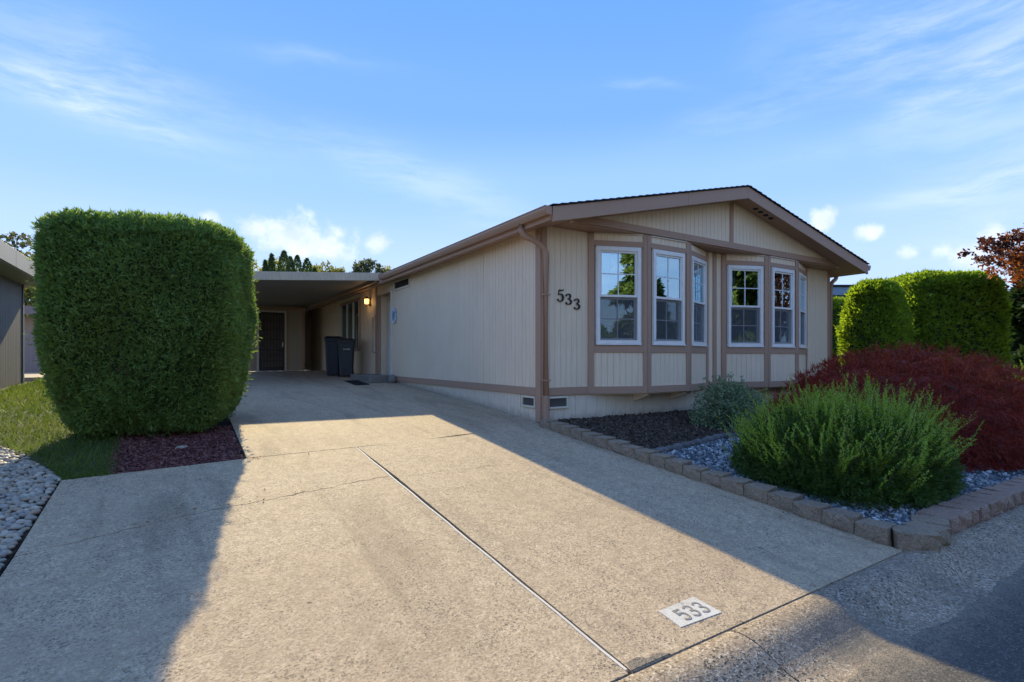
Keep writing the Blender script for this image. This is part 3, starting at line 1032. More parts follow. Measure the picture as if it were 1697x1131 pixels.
WZ0, WZ1 = 1.150, 2.655
wi = 0
for B in (B1, B2):
    for s in range(3):
        p, q = B[s], B[s + 1]
        fr = frame_xy(p, q)
        L = fr.L
        lt = 0.095 if s == 0 else 0.073
        rt = 0.095 if s == 2 else 0.073
        # backing sheets under and over the window
        m = MB()
        m.obox(fr, 0.0, L, FL + 0.02, WZ0 - 0.002, -0.06, -0.004)
        m.obox(fr, 0.0, L, WZ1 + 0.022, WT - 0.004, -0.06, -0.004)
        m.obox(fr, 0.0, lt + 0.012, WZ0, WZ1 + 0.02, -0.06, -0.004)
        m.obox(fr, L - rt - 0.012, L, WZ0, WZ1 + 0.02, -0.06, -0.004)
        bay = m.build('bay_panel', 'cream', house)
        siding(fr, [(lt - .01, FL + .11), (L - rt + .01, FL + .11), (L - rt + .01, 1.04), (lt - .01, 1.04)], bay, start=lt + 0.02)
        siding(fr, [(lt - .01, 2.75), (L - rt + .01, 2.75), (L - rt + .01, 2.856), (lt - .01, 2.856)], bay, start=lt + 0.02)
        # brown boards: belt, below window, head, uprights
        MB().obox(fr, -0.01 if s == 0 else 0.0, L, FL, FL + 0.112, -0.05, 0.026).build('belt_board', 'brown', house, 0.003)
        MB().obox(fr, lt + .001, L - rt - .001, 1.035, WZ0 - 0.004, 0, 0.022).build('trim_board', 'brown', house, 0.002)
        MB().obox(fr, lt + .001, L - rt - .001, WZ1 + 0.02, 2.757, 0, 0.022).build('trim_board', 'brown', house, 0.002)
        MB().obox(fr, 0.004 if s == 0 else 0.0, lt, FL + 0.113, WT - 0.006, -0.02, 0.024).build('trim_board', 'brown', house, 0.002)
        MB().obox(fr, L - rt, L - (0.004 if s == 2 else 0), FL + 0.113, WT - 0.006, -0.02, 0.0243).build('trim_board', 'brown', house, 0.002)
        if s == 0 or s == 1:
            MB().obox(fr, lt, L - rt, 2.857, 2.872, 0.0, 0.030).build('head_mould', 'cream_trim', house)
        wc = L / 2 + (0.0 if s != 0 else 0.012)
        ww = 0.375
        make_window(fr, wc - ww + 0.016, wc + ww - 0.016, WZ0, WZ1, wi)
        wi += 1
    # underside of the bay and its brackets
    ring = [(B[0][0] + .1, -0.002), (B[1][0], YB + .02), (B[2][0], YB + .02), (B[3][0] - .1, -0.002)]
    MB().solid([(x, y, FL - 0.018) for x, y in ring], [(x, y, FL + 0.012) for x, y in ring]).build('bay_floor', 'cream', house)
    for x in (B[1][0] + 0.05, B[2][0] - 0.05):
        MB().solid([(x - .02, -.002, FL - .15), (x - .02, -.002, FL - .018), (x - .02, YB + .03, FL - .018), (x - .02, YB + .03, FL - .045)],
                   [(x + .02, -.002, FL - .15), (x + .02, -.002, FL - .018), (x + .02, YB + .03, FL - .018), (x + .02, YB + .03, FL - .045)]).build('bay_bracket', 'cream', house)


# gable: overhangs the bays
def roof_z(x, off=0.0):
    return Z_EAVE_T + SLOPE * (x + OH if x <= APX else W + OH - x) + off


GB = 2.893
soff = -0.165       # soffit below roof top surface, same as rake board depth
sxL = (GB - (Z_EAVE_T + soff)) / SLOPE - OH
f_gable = frame_xy((0, YG), (W, YG))
gp = [(sxL, GB), (W - sxL, GB), (APX, roof_z(APX, soff))]
g = MB()
g.solid([(u, YG + 0.004, w) for u, w in gp], [(u, YG + 0.08, w) for u, w in gp])
gable = g.build('gable_wall', 'cream', house)
k0 = GB + 0.108
xl2 = (k0 - (Z_EAVE_T + soff)) / SLOPE - OH
siding(f_gable, [(xl2, k0), (APX - 0.045, k0), (APX - 0.045, roof_z(APX - 0.045, soff))], gable, start=0.06)
siding(f_gable, [(APX + 0.045, k0), (W - xl2, k0), (APX + 0.045, roof_z(APX + 0.045, soff))], gable, start=0.06)
MB().obox(f_gable, APX - 0.045, APX + 0.045, k0, roof_z(APX - 0.045, soff) - 0.004, 0, 0.024).build('trim_board', 'brown', house, 0.002)
for a, b in ((sxL + 0.02, 2.62), (2.623, W - sxL - 0.02)):
    xa = (GB - (Z_EAVE_T + soff)) / SLOPE - OH
    pl = [(a, GB), (b, GB), (min(b, W - xl2) if b > 5 else b, k0), (max(a, xl2) if a < 2 else a, k0)]
    MB().opoly(f_gable, pl, 0.0, 0.030).build('belt_board', 'brown', house, 0.002)
# flat underside of the gable overhang
MB().box(sxL, W - sxL, YG + 0.003, 0.10, GB - 0.018, GB - 0.001).build('gable_soffit', 'brown', house)
# raked soffits and roof decks
for s in (0, 1):
    def xx(x): return x if s == 0 else W - x
    so = MB()
    x0, x1 = -OH + 0.015, APX
    y0, y1 = YF + 0.02, YG
    # front strip
    so.solid([(xx(x0), y0, roof_z(x0, soff - .012)), (xx(x1), y0, roof_z(x1, soff - .012)), (xx(x1), y1, roof_z(x1, soff - .012)), (xx(x0), y1, roof_z(x0, soff - .012))],
             [(xx(x0), y0, roof_z(x0, soff)), (xx(x1), y0, roof_z(x1, soff)), (xx(x1), y1, roof_z(x1, soff)), (xx(x0), y1, roof_z(x0, soff))])
    # side strip under the eave, back to the wall top
    xe = 0.42
    so.solid([(xx(x0), y1 + .001, roof_z(x0, soff - .012)), (xx(xe), y1 + .001, roof_z(xe, soff - .012)), (xx(xe), LEN + .3, roof_z(xe, soff - .012)), (xx(x0), LEN + .3, roof_z(x0, soff - .012))],
             [(xx(x0), y1 + .001, roof_z(x0, soff)), (xx(xe), y1 + .001, roof_z(xe, soff)), (xx(xe), LEN + .3, roof_z(xe, soff)), (xx(x0), LEN + .3, roof_z(x0, soff))])
    sf = so.build('soffit', 'brown' if s == 0 else 'brown', house)
    if s == 1:
        for x in (4.335, 4.487, 4.640, 4.795):
            z = roof_z(x, soff - .0125)
            m = MB()
            ring = [(x + .046 * math.cos(2 * math.pi * j / 18), -0.50 + .046 * math.sin(2 * math.pi * j / 18)) for j in range(18)]
            m.solid([(a, b, roof_z(a, soff - .016)) for a, b in ring], [(a, b, roof_z(a, soff - .012)) for a, b in ring])
            m.build('soffit_vent', 'dark', sf)
    # thin cream bead where wall meets raked soffit
    fz = lambda x: roof_z(x, soff - .013)
    bd = MB()
    xa = sxL + 0.05
    bd.solid([(xx(xa), YG - .022, fz(xa) - .022), (xx(APX - .05), YG - .022, fz(APX - .05) - .022), (xx(APX - .05), YG - .0005, fz(APX - .05) - .022), (xx(xa), YG - .0005, fz(xa) - .022)],
             [(xx(xa), YG - .022, fz(xa)), (xx(APX - .05), YG - .022, fz(APX - .05)), (xx(APX - .05), YG - .0005, fz(APX - .05)), (xx(xa), YG - .0005, fz(xa))])
    bd.build('soffit_bead', 'cream_trim', house)
    # roof deck and shingle courses
    dk = MB()
    a0 = -OH
    dk.solid([(xx(a0), YF + .02, roof_z(a0, -.03)), (xx(APX), YF + .02, roof_z(APX, -.03)), (xx(APX), LEN + .35, roof_z(APX, -.03)), (xx(a0), LEN + .35, roof_z(a0, -.03))],
             [(xx(a0), YF + .02, roof_z(a0, -.002)), (xx(APX), YF + .02, roof_z(APX, -.002)), (xx(APX), LEN + .35, roof_z(APX, -.002)), (xx(a0), LEN + .35, roof_z(a0, -.002))])
    roof = dk.build('roof_slope', 'shingle', house)
    ce = 0.142
    n = int((APX + OH) / ce) + 1
    for i in range(n):
        c0 = -OH - 0.02 + i * ce
        c1 = min(c0 + ce + 0.03, APX)
        if c0 >= APX: break
        z = lambda x, o: Z_EAVE_T + SLOPE * (x + OH) + o
        e0, e1 = YF - 0.022 - random.uniform(0, .008), LEN + .37
        MB().solid([(xx(c0), e0, z(c0, .012)), (xx(c1), e0, z(c1, -.001)), (xx(c1), e1, z(c1, -.001)), (xx(c0), e1, z(c0, .012))],
                   [(xx(c0), e0, z(c0, .026)), (xx(c1), e0, z(c1, .010)), (xx(c1), e1, z(c1, .010)), (xx(c0), e1, z(c0, .026))]).build('shingle_course', 'shingle', roof)
    # rake boards
    rk = MB()
    for (c, d, jj) in ((-OH + 0.0, APX - 0.6 if s == 0 else APX, 0),) if s == 1 else ((-OH, 2.35, 0), (2.353, APX, 1)):
        rk = MB()
        q = [(xx(c), roof_z(c, -.205)), (xx(d), roof_z(d, -.205)), (xx(d), roof_z(d, -.004)), (xx(c), roof_z(c, -.004))]
        rk.solid([(u, YF, w) for u, w in q], [(u, YF + 0.035, w) for u, w in q])
        rk.build('rake_board', 'brown', house, 0.003)
    # eave fascia
    MB().solid([(xx(-OH - .02), YF + .037, Z_EAVE_B), (xx(-OH + .012), YF + .037, Z_EAVE_B), (xx(-OH + .012), LEN + .3, Z_EAVE_B), (xx(-OH - .02), LEN + .3, Z_EAVE_B)],
               [(xx(-OH - .02), YF + .037, Z_EAVE_T - .012), (xx(-OH + .012), YF + .037, Z_EAVE_T - .004), (xx(-OH + .012), LEN + .3, Z_EAVE_T - .004), (xx(-OH - .02), LEN + .3, Z_EAVE_T - .012)]).build('eave_fascia', 'brown', house)
    # K-style gutter
    pr = [(-.021, .0), (-.021, -.105), (-.085, -.105), (-.105, -.07), (-.118, -.035), (-.118, -.005), (-.128, -.005), (-.128, .006), (-.108, .006),
          (-.108, -.03), (-.095, -.066), (-.08, -.098), (-.027, -.098), (-.027, .0)]
    zt = Z_EAVE_T - .012
    ye = 6.25 if s == 0 else LEN
    gt = MB()
    gt.solid([(xx(-OH + a), YF + .01, zt + b) for a, b in pr], [(xx(-OH + a), ye, zt + b) for a, b in pr])
    cap = [(-.021, .0), (-.021, -.106), (-.086, -.106), (-.106, -.07), (-.119, -.035), (-.128, .006)]
    gt.solid([(xx(-OH + a), YF + .004, zt + b) for a, b in cap], [(xx(-OH + a), YF + .009, zt + b) for a, b in cap])
    gt.build('gutter', 'gutter', house)


# downspouts: outlet under the gutter, curved run to the wall, straight pipe, ribbed foot
def bez(p0, p1, p2, p3, n=8):
    o = []
    for i in range(n + 1):
        t = i / n
        o.append(tuple((1 - t) ** 3 * a + 3 * (1 - t) ** 2 * t * b + 3 * (1 - t) * t * t * c + t ** 3 * d for a, b, c, d in zip(p0, p1, p2, p3)))
    return o


zo = Z_EAVE_T - .105
ya = -0.075
pth = [(-OH - .06, 0.02, zo), (-OH - .06, 0.02, zo - .06)] + bez((-OH - .06, 0.02, zo - .06), (-OH - .06, 0.01, zo - .16), (-OH + .02, 0.0, zo - .17), (-.15, -0.035, zo - .22), 6)[1:] \
    + bez((-.15, -0.035, zo - .22), (-.05, -0.06, zo - .28), (0.028, ya, zo - .30), (0.028, ya, zo - .46), 6)[1:] + [(0.028, ya, 0.40)]
dsp = MB().tube(pth, 0.042, 12).build('downspout', 'gutter', house, smooth=True)
ft = MB()
for i in range(17):
    z0 = 0.005 + i * 0.0235
    ft.tube([(0.028, ya, z0), (0.028, ya, z0 + .006), (0.028, ya, z0 + .016), (0.028, ya, z0 + .0233)], [.047, .053, .053, .047], 12)
ft.build('ribbed_sleeve', 'gutter', dsp)
for z in (0.62, 1.85):
    MB().box(-0.022, 0.078, ya - .046, -0.024, z, z + .018).build('strap', 'gutter', dsp)
xr = W + OH + .06
pth = [(xr, 0.02, zo), (xr, 0.02, zo - .05)] + bez((xr, 0.02, zo - .05), (xr, 0.02, zo - .18), (W + .10, 0.0, zo - .12), (W + .045, -.01, zo - .34), 10)[1:] + [(W + .045, -.01, 0.05)]
MB().tube(pth, 0.042, 12).build('downspout', 'gutter', house, smooth=True)

# side wall (towards the driveway), entry alcove, carport stretch
AL0, AL1 = 6.50, 7.60       # alcove
ALD = 0.31
m = MB()
m.box(0.004, 0.10, 0.10, AL0, FL, WT + .06)
m.box(0.004, 0.10, AL1, LEN, FL - .1, WT + .06)
m.box(0.004, 0.10, AL0, AL1, 2.62, WT + .06)
m.box(0.10, ALD + 0.1, AL0 - 0.1, AL0, FL, WT)
m.box(0.10, ALD + 0.1, AL1, AL1 + 0.1, FL, WT)
m.box(ALD, ALD + 0.1, AL0, AL1, FL, WT)
side = m.build('side_wall', 'cream', house)


def su(y): return LEN - y


k1 = FL + 0.115
siding(f_side, [(su(6.40), k1), (su(1.737), k1), (su(1.737), WT + .02), (su(6.40), WT + .02)], side, start=su(1.735))
siding(f_side, [(su(1.722), k1), (su(0.135), k1), (su(0.135), WT + .02), (su(1.722), WT + .02)], side, start=su(1.72))
siding(f_side, [(su(11.4), k1), (su(7.70), k1), (su(7.70), WT), (su(11.4), WT)], side, start=su(7.7), pitch=0.2032)
MB().obox(f_side, su(AL0 - .002), su(0.132), FL, FL + 0.112, 0, 0.026).build('belt_board', 'brown', house, 0.003)
MB().obox(f_side, su(LEN), su(AL1), FL, FL + 0.10, 0, 0.024).build('belt_board', 'brown', house, 0.003)
MB().obox(f_side, su(0.128), su(0.0), 0.02, WT - .03, 0, 0.024).build('trim_board', 'brown', house, 0.003)
MB().obox(f_side, su(AL0 - .002), su(AL0 - .10), FL + .113, WT - .04, 0, 0.022).build('trim_board', 'cream_trim', house, 0.003)
MB().obox(f_side, su(AL1 + .09), su(AL1 + .002), FL + .113, WT - .04, 0, 0.024).build('trim_board', 'brown', house, 0.003)
MB().box(0.001, 0.10, AL1 - .022, AL1 - .001, FL + .1, 2.60).build('trim_board', 'brown', house, 0.002)
# white front door in the alcove's back wall, dark lever handle
dr = MB().box(ALD - .045, ALD - .002, AL0 + .08, AL1 - .14, FL + .06, 2.46).build('front_door', 'doorwhite', house, 0.004)
hd = MB()
hd.lathe((ALD - .046, AL0 + .20, 1.36), [(.028, 0), (.028, -.012), (.012, -.014), (.012, -.05)], 14, 'X')
hd.tube([(ALD - .09, AL0 + .20, 1.36), (ALD - .10, AL0 + .24, 1.355), (ALD - .10, AL0 + .31, 1.35)], .011, 8)
hd.tube([(ALD - .075, AL0 + .20, 1.30), (ALD - .10, AL0 + .20, 1.24), (ALD - .085, AL0 + .20, 1.17)], .010, 8)
hd.build('handle', 'black', dr, smooth=True)
MB().box(ALD - .05, ALD - .003, AL0 + .002, AL0 + .078, FL, 2.53).build('door_jamb', 'frame_tan', house)
MB().box(ALD - .05, ALD - .003, AL1 - .138, AL1 - .024, FL, 2.53).build('door_jamb', 'frame_tan', house)
MB().box(0.02, ALD - .006, AL0 + .01, AL1 - .03, FL - .04, FL + .05).build('door_sill', 'step', house)
MB().box(0.101, 0.118, AL0 + .001, AL0 + .018, 1.05, 1.75).build('weather_strip', 'dark', house)
# high narrow window with cream surround near the alcove
hv = MB()
v0, v1, a, b = 2.575, 2.80, su(6.22), su(5.17)
hv.obox(f_side, a, b, v0 - .0, v0 + .045, 0, .03)
hv.obox(f_side, a, b, v1 - .03, v1, 0, .03)
hv.obox(f_side, a, a + .05, v0 + .045, v1 - .03, 0, .03)
hv.obox(f_side, b - .05, b, v0 + .045, v1 - .03, 0, .03)
hvo = hv.build('high_window', 'frame_tan', house, 0.002)
MB().obox(f_side, a + .05, b - .05, v0 + .045, v1 - .03, 0.0095, .014).build('pane', 'dark', hvo)
MB().obox(f_side, (a + b) / 2 - .012, (a + b) / 2 + .012, v0 + .045, v1 - .03, .0145, .024).build('mullion', 'bronze', hvo)
# carport window: three tall lights
cw = MB()
a, b, v0, v1 = su(11.25), su(9.15), 1.25, 2.62
cw.obox(f_side, a - .07, b + .07, v1, v1 + .09, 0, .034)
cw.obox(f_side, a - .07, b + .07, v0 - .09, v0, 0, .034)
cw.obox(f_side, a - .07, a, v0, v1, 0, .034)
cw.obox(f_side, b, b + .09, v0, v1, 0, .036)
cwo = cw.build('carport_window', 'brown', house, 0.002)
mul = MB()
for u in (a, a + .72, a + 1.42, b - .04):
    mul.obox(f_side, u, u + .035, v0, v1, .010, .045)
mul.build('mullion', 'frame_tan', cwo)
for u0, u1 in ((a + .035, a + .72), (a + .755, a + 1.42), (a + 1.455, b - .04)):
    MB().obox(f_side, u0, u1, v0, v1, .010, .014).build('pane', 'glass', cwo)
    MB().obox(f_side, u0, u1, v0, v1, .0005, .004).build('dark_backing', 'dark', cwo)  # dark sheet laid behind the glass

# skirting
m = MB()
m.box(0.012, W - .012, 0.012, 0.05, -0.12, FL)
m.box(0.012, 0.05, 0.05, LEN, -0.12, FL)
m.box(W - .05, W - .012, 0.05, LEN, -0.12, FL)
sk = m.build('skirting', 'skirt', house)
f_sk = frame_xy((0, LEN), (0, 0))
siding(f_sk, [(su(6.25), 0.345), (su(3.56), 0.19), (su(3.56), FL - .001), (su(6.25), FL - .001)], sk, 'skirt', name='skirting_board', d0=-.012, d1=-.002, start=0.0)
siding(f_sk, [(su(3.55), 0.19), (su(0.57), 0.0), (su(0.57), FL - .001), (su(3.55), FL - .001)], sk, 'skirt', name='skirting_board', d0=-.012, d1=.002, start=0.0)
siding(f_sk, [(su(0.565), 0.0), (su(0.135), -.05), (su(0.135), 0.20), (su(0.565), 0.20)], sk, 'skirt', name='skirting_board', d0=-.012, d1=.002, start=0.0)
siding(f_front, [(0.13, -0.06), (W - .1, -0.06), (W - .1, 0.19), (0.13, 0.19)], sk, 'skirt', name='skirting_board', d0=-.012, d1=-.004, start=0.02, pitch=0.2032, groove=.006)
siding(f_front, [(0.50, 0.1903), (W - .1, 0.1903), (W - .1, FL), (0.50, FL)], sk, 'skirt', name='skirting_board', d0=-.012, d1=-.004, start=0.02, pitch=0.2032, groove=.006)


def foundation_vent(fr, u0, u1, w0, w1):
    m = MB()
    t = .028
    m.obox(fr, u0, u1, w1 - t, w1, -.01, .022)
    m.obox(fr, u0, u1, w0, w0 + t, -.01, .022)
    m.obox(fr, u0, u0 + t, w0 + t, w1 - t, -.01, .022)
    m.obox(fr, u1 - t, u1, w0 + t, w1 - t, -.01, .022)
    o = m.build('foundation_vent', 'cream_trim', house, .002)
    MB().obox(fr, u0 + t, u1 - t, w0 + t, w1 - t, -.0115, -.009).build('mesh_panel', 'greypaint', o)
    lv = MB()
    n = 14
    for i in range(n):
        u = u0 + t + (u1 - u0 - 2 * t) * (i + .5) / n
        lv.obox(fr, u - .004, u + .004, w0 + t, w1 - t, -.008, .002)
    lv.build('louvre', 'greypaint', o)


foundation_vent(f_front, 0.088, 0.475, 0.205, 0.385)
foundation_vent(f_side, su(0.515), su(0.145), 0.215, 0.383)
MB().obox(f_front, 0.0, 0.085, 0.0, FL - .001, -.01, 0.018).build('trim_board', 'brown', house, 0.003)

# rear, right side and room inside
MB().box(W - .10, W - .004, 0.10, LEN, FL, WT + .06).build('side_wall', 'cream', house)
MB().box(0.0, W, LEN, LEN + .1, 0.0, WT + .06).build('rear_wall', 'cream', house)
MB().obox(frame_xy((W, 0), (W, LEN)), 0.0, .12, FL, WT - .02, 0, .022).build('trim_board', 'brown', house)
MB().box(0.11, W - .11, 5.2, 5.28, 0.5, 2.80).build('room_wall', 'room', house)
MB().box(3.80, 3.90, 0.11, 5.19, 0.5, 2.80).build('room_wall', 'room', house)
MB().box(0.101, W - .101, 0.101, 5.3, 0.44, 0.49).build('room_floor', 'carpet', house)
MB().box(0.101, W - .101, 0.101, 5.3, 2.81, 2.86).build('room_ceiling', 'room', house)
# little vent pipe on the roof
MB().lathe((0.35, 3.9, roof_z(.35)), [(.035, -.05), (.035, .10), (.055, .11), (.055, .15), (.02, .17)], 12).build('roof_vent_pipe', 'black', house)

# house number: three black iron digits stepping down
for (st, u, w, wd, hg, nm) in ((FIVE, .262, 1.785, .135, .170, 'five'), ([THREE, THREE_B], .415, 1.748, .128, .153, 'three'), ([THREE, THREE_B], .573, 1.684, .128, .153, 'three')):
    o = digit(st, f_front, u, w, wd, hg, 0.010, 0.026).build('number_digit', 'digit', house)
    o['label'] = 'black iron number ' + ('5' if nm == 'five' else '3')


# curtains inside
def curtain(x0, x1, y, z0, z1, label, ph=0.0, lean=0.0):
    V = []; F = []
    n, mz = 44, 8
    for j in range(mz + 1):
        t = j / mz
        for i in range(n + 1):
            s = i / n
            x = x0 + (x1 - x0) * s * (1 - lean * (1 - t))
            V.append((x, y + .035 * math.sin(s * 34 + ph) * (0.6 + .4 * t), z0 + (z1 - z0) * t))
    for j in range(mz):
        for i in range(n):
            a = j * (n + 1) + i
            F.append((a, a + 1, a + n + 2, a + n + 1))
    o = np_mesh('curtain', V, F, 'curtain', None, True, ((x0 + x1) / 2, y, z0))
    tag(o, label, 'curtain', 'sheer curtains in the bays')


curtain(0.98, 1.36, 0.03, 0.9, 2.72, 'white sheer curtain drawn to the left side inside the left bay', 0.3, 0.35)
curtain(4.15, 4.50, 0.03, 0.9, 2.72, 'white sheer curtain drawn to the left side inside the right bay', 1.0, 0.25)

# ================================================================== CARPORT, SHED, ENTRY
cp = thing('carport', 'flat roofed carport with weathered fascia attached to the left of the house', 'carport', (-2.0, 6.5, 0.4))
CPL, CPR, CPY0, CPY1 = -3.95, -0.305, 6.5, 14.6
CPS = 0.072


def cz(x, o=0.0): return 3.035 + CPS * (x + 0.3) + o


m = MB()
m.solid([(CPL, CPY0 - .03, cz(CPL, -.185)), (CPR - .01, CPY0 - .03, cz(CPR, -.19)), (CPR - .01, CPY0, cz(CPR, -.19)), (CPL, CPY0, cz(CPL, -.185))],
        [(CPL, CPY0 - .03, cz(CPL)), (CPR - .01, CPY0 - .03, cz(CPR)), (CPR - .01, CPY0, cz(CPR)), (CPL, CPY0, cz(CPL))])
m.build('fascia', 'carport', cp, .004)
m = MB()
m.solid([(CPR - .008, CPY0 - .035, cz(CPR, -.185)), (CPR + .05, CPY0 - .035, cz(CPR, -.185)), (CPR + .05, CPY0 + .06, cz(CPR, -.185)), (CPR - .008, CPY0 + .06, cz(CPR, -.185))],
        [(CPR - .008, CPY0 - .035, cz(CPR, .01)), (CPR + .05, CPY0 - .035, cz(CPR, .01)), (CPR + .05, CPY0 + .06, cz(CPR, .01)), (CPR - .008, CPY0 + .06, cz(CPR, .01))])
m.build('end_cap', 'gutter', cp)
m = MB()
m.solid([(CPL - .03, CPY0, cz(CPL, -.185)), (CPL, CPY0, cz(CPL, -.185)), (CPL, CPY1, cz(CPL, -.185)), (CPL - .03, CPY1, cz(CPL, -.185))],
        [(CPL - .03, CPY0, cz(CPL)), (CPL, CPY0, cz(CPL)), (CPL, CPY1, cz(CPL)), (CPL - .03, CPY1, cz(CPL))])
m.build('fascia', 'carport', cp)
m = MB()
m.solid([(CPL, CPY0 + .001, cz(CPL, -.05)), (CPR, CPY0 + .001, cz(CPR, -.05)), (CPR, CPY1, cz(CPR, -.05)), (CPL, CPY1, cz(CPL, -.05))],
        [(CPL, CPY0 + .001, cz(CPL, -.012)), (CPR, CPY0 + .001, cz(CPR, -.012)), (CPR, CPY1, cz(CPR, -.012)), (CPL, CPY1, cz(CPL, -.012))])
m.build('roof_deck', 'carport', cp)
y = CPY0 + .004
while y < CPY1 - .1:
    y2 = min(y + .30, CPY1)
    o1 = -.150
    MB().solid([(CPL, y + .006, cz(CPL, o1)), (CPR, y + .006, cz(CPR, o1)), (CPR, y2 - .006, cz(CPR, o1)), (CPL, y2 - .006, cz(CPL, o1))],
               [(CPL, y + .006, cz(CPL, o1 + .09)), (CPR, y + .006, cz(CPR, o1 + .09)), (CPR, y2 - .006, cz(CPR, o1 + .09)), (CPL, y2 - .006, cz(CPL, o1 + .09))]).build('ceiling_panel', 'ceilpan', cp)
    y += .30
for y in (7.0, 11.0):
    MB().box(CPL + .05, CPL + .13, y, y + .08, float(gz(CPL, y)) - .05, cz(CPL + .1, -.152)).build('post', 'carport', cp, .004)
MB().box(CPR - .10, CPR - .02, CPY0 + .06, CPY1, cz(CPR, -.235), cz(CPR - .1, -.153)).build('ledger_beam', 'gutter', cp)

sh = thing('storage_shed', 'tan storage shed with pale framed doorway at the back of the carport', 'shed', (-2, 14, 0.5))
zb = 0.505
DX0, DX1 = -2.13, -1.30
m = MB()
f_sh = frame_xy((-3.95, 14.0), (-0.62, 14.0))
zt2 = 2.76
m.box(-3.95, DX0, 14.004, 14.1, zb, zt2 - .1)
m.box(DX1, -0.62, 14.004, 14.1, zb, zt2)
m.box(DX0, DX1, 14.004, 14.1, 2.63, zt2)
m.box(-0.72, -0.62, 14.1, 17.0, zb, zt2)
m.box(-3.95, -3.85, 14.1, 17.0, zb, zt2 - .15)
m.box(-3.85, -0.72, 16.9, 17.0, zb, zt2 - .15)
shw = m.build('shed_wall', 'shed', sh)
MB().box(-0.615, -0.004, 16.2, 16.26, zb - .02, 2.9).build('light_block_panel', 'shed', sh)  # added panel closing the gap so sunlight cannot leak past the shed
MB().box(-3.95, -0.30, 14.62, 17.2, 2.885, 2.93).build('added_shed_roof', 'carport', sh)  # unseen roof behind the carport, added to keep sunlight out
for a, b in ((-3.94 + 3.95, DX0 - .13 + 3.95), (DX1 + .13 + 3.95, 3.24)):
    siding(f_sh, [(a, zb), (b, zb), (b, 2.61 + CPS * (b - 3.6) + .02), (a, 2.61 + CPS * (a - 3.6) + .02)], shw, 'shed', pitch=0.2032)
MB().box(-3.95, -0.60, 13.97, 14.003, 2.665, 2.76).build('trim_board', 'brown', sh)
MB().box(-0.72, -0.618, 13.985, 14.003, zb, 2.664).build('trim_board', 'brown', sh)
MB().box(DX1 + .06, DX1 + .13, 13.985, 14.003, zb, 2.664).build('trim_board', 'brown', sh)
m = MB()
m.box(DX1 - .0, DX1 + .06, 13.975, 14.05, zb, 2.62)
m.box(DX0 - .06, DX0, 13.975, 14.05, zb, 2.62)
m.box(DX0, DX1, 13.975, 14.05, 2.56, 2.62)
m.build('door_frame', 'frame_tan', sh, .003)
MB().box(DX0, DX1, 14.06, 14.09, zb, 2.56).build('shed_door', 'doordark', sh)
sd = MB()
sd.box(DX0 + .004, DX0 + .06, 13.985, 14.02, zb + .02, 2.55)
sd.box(DX1 - .06, DX1 - .004, 13.985, 14.02, zb + .02, 2.55)
sd.box(DX0 + .06, DX1 - .06, 13.985, 14.02, 2.49, 2.55)
sd.box(DX0 + .06, DX1 - .06, 13.985, 14.02, zb + .02, zb + .14)
sd.box(DX0 + .06, DX1 - .06, 13.985, 14.02, 1.22, 1.28)
sdo = sd.build('security_screen_door', 'black', sh)
for i in range(1, 7):
    x = DX0 + .06 + (DX1 - DX0 - .12) * i / 7
    MB().tube([(x, 14.0, zb + .14), (x, 14.0, 1.22)], .008, 6).build('bar', 'black', sdo)
    MB().tube([(x, 14.0, 1.28), (x, 14.0, 2.49)], .008, 6).build('bar', 'black', sdo)
for z in (0.85, 1.05, 1.6, 1.95, 2.25):
    MB().tube([(DX0 + .06, 13.993, z), (DX1 - .06, 13.993, z)], .007, 6).build('bar', 'black', sdo)
for i in range(3):
    for j in range(4):
        sc_ = MB()
        cx_ = DX0 + .18 + i * .21; cz_ = 1.42 + j * .29
        sc_.tube([(cx_ + .06 * math.cos(t), 13.99, cz_ + .09 * math.sin(t)) for t in np.linspace(0, 5.2, 14)], .006, 5)
        sc_.build('scroll', 'bronze', sdo)
MB().box(DX1 - .085, DX1 - .055, 13.955, 13.985, 1.35, 1.50).build('latch', 'steel', sdo)

st = thing('entry_step', 'grey concrete step in front of the entry alcove', 'step', (-0.35, 7.0, 0.37))
m = MB()
z = float(gz(-.3, 6.6))
ring = [(-.62, 6.20), (-.03, 6.30), (-.03, 7.9), (-.62, 7.9)]
m.solid([(x, y, z - .02) for x, y in ring], [(x, y, .525) for x, y in ring])
m.build('step_block', 'step', st, .012)
rk = MB().lathe((0.0, 0.0, 0.0), [(.02, -.01), (.085, .0), (.10, .06), (.095, .14), (.06, .19), (.015, .205)], 12)
rk = rk.build('rock', 'step', smooth=True)
rk.location = (-0.11, 6.08, float(gz(-.11, 6.08)))
tag(rk, 'rounded grey stone standing between the concrete step and the side wall', 'stone')
mt = MB()
z = float(gz(-.8, 6.4))
zq = lambda y: float(gz(-.8, y)) + .004
mt.solid([(-1.08, 5.82, zq(5.82)), (-.74, 5.82, zq(5.82)), (-.66, 7.1, zq(7.1)), (-.98, 7.1, zq(7.1))], [(-1.08, 5.82, zq(5.82) + .012), (-.74, 5.82, zq(5.82) + .012), (-.66, 7.1, zq(7.1) + .012), (-.98, 7.1, zq(7.1) + .012)])
for i in range(9):
    yy = 5.9 + i * .13
    mt.box(-1.03, -.72, yy, yy + .05, zq(yy) + .010, zq(yy) + .020)
o = mt.build('doormat', 'rubber')
tag(o, 'black rubber doormat lying on the concrete beside the step', 'doormat')

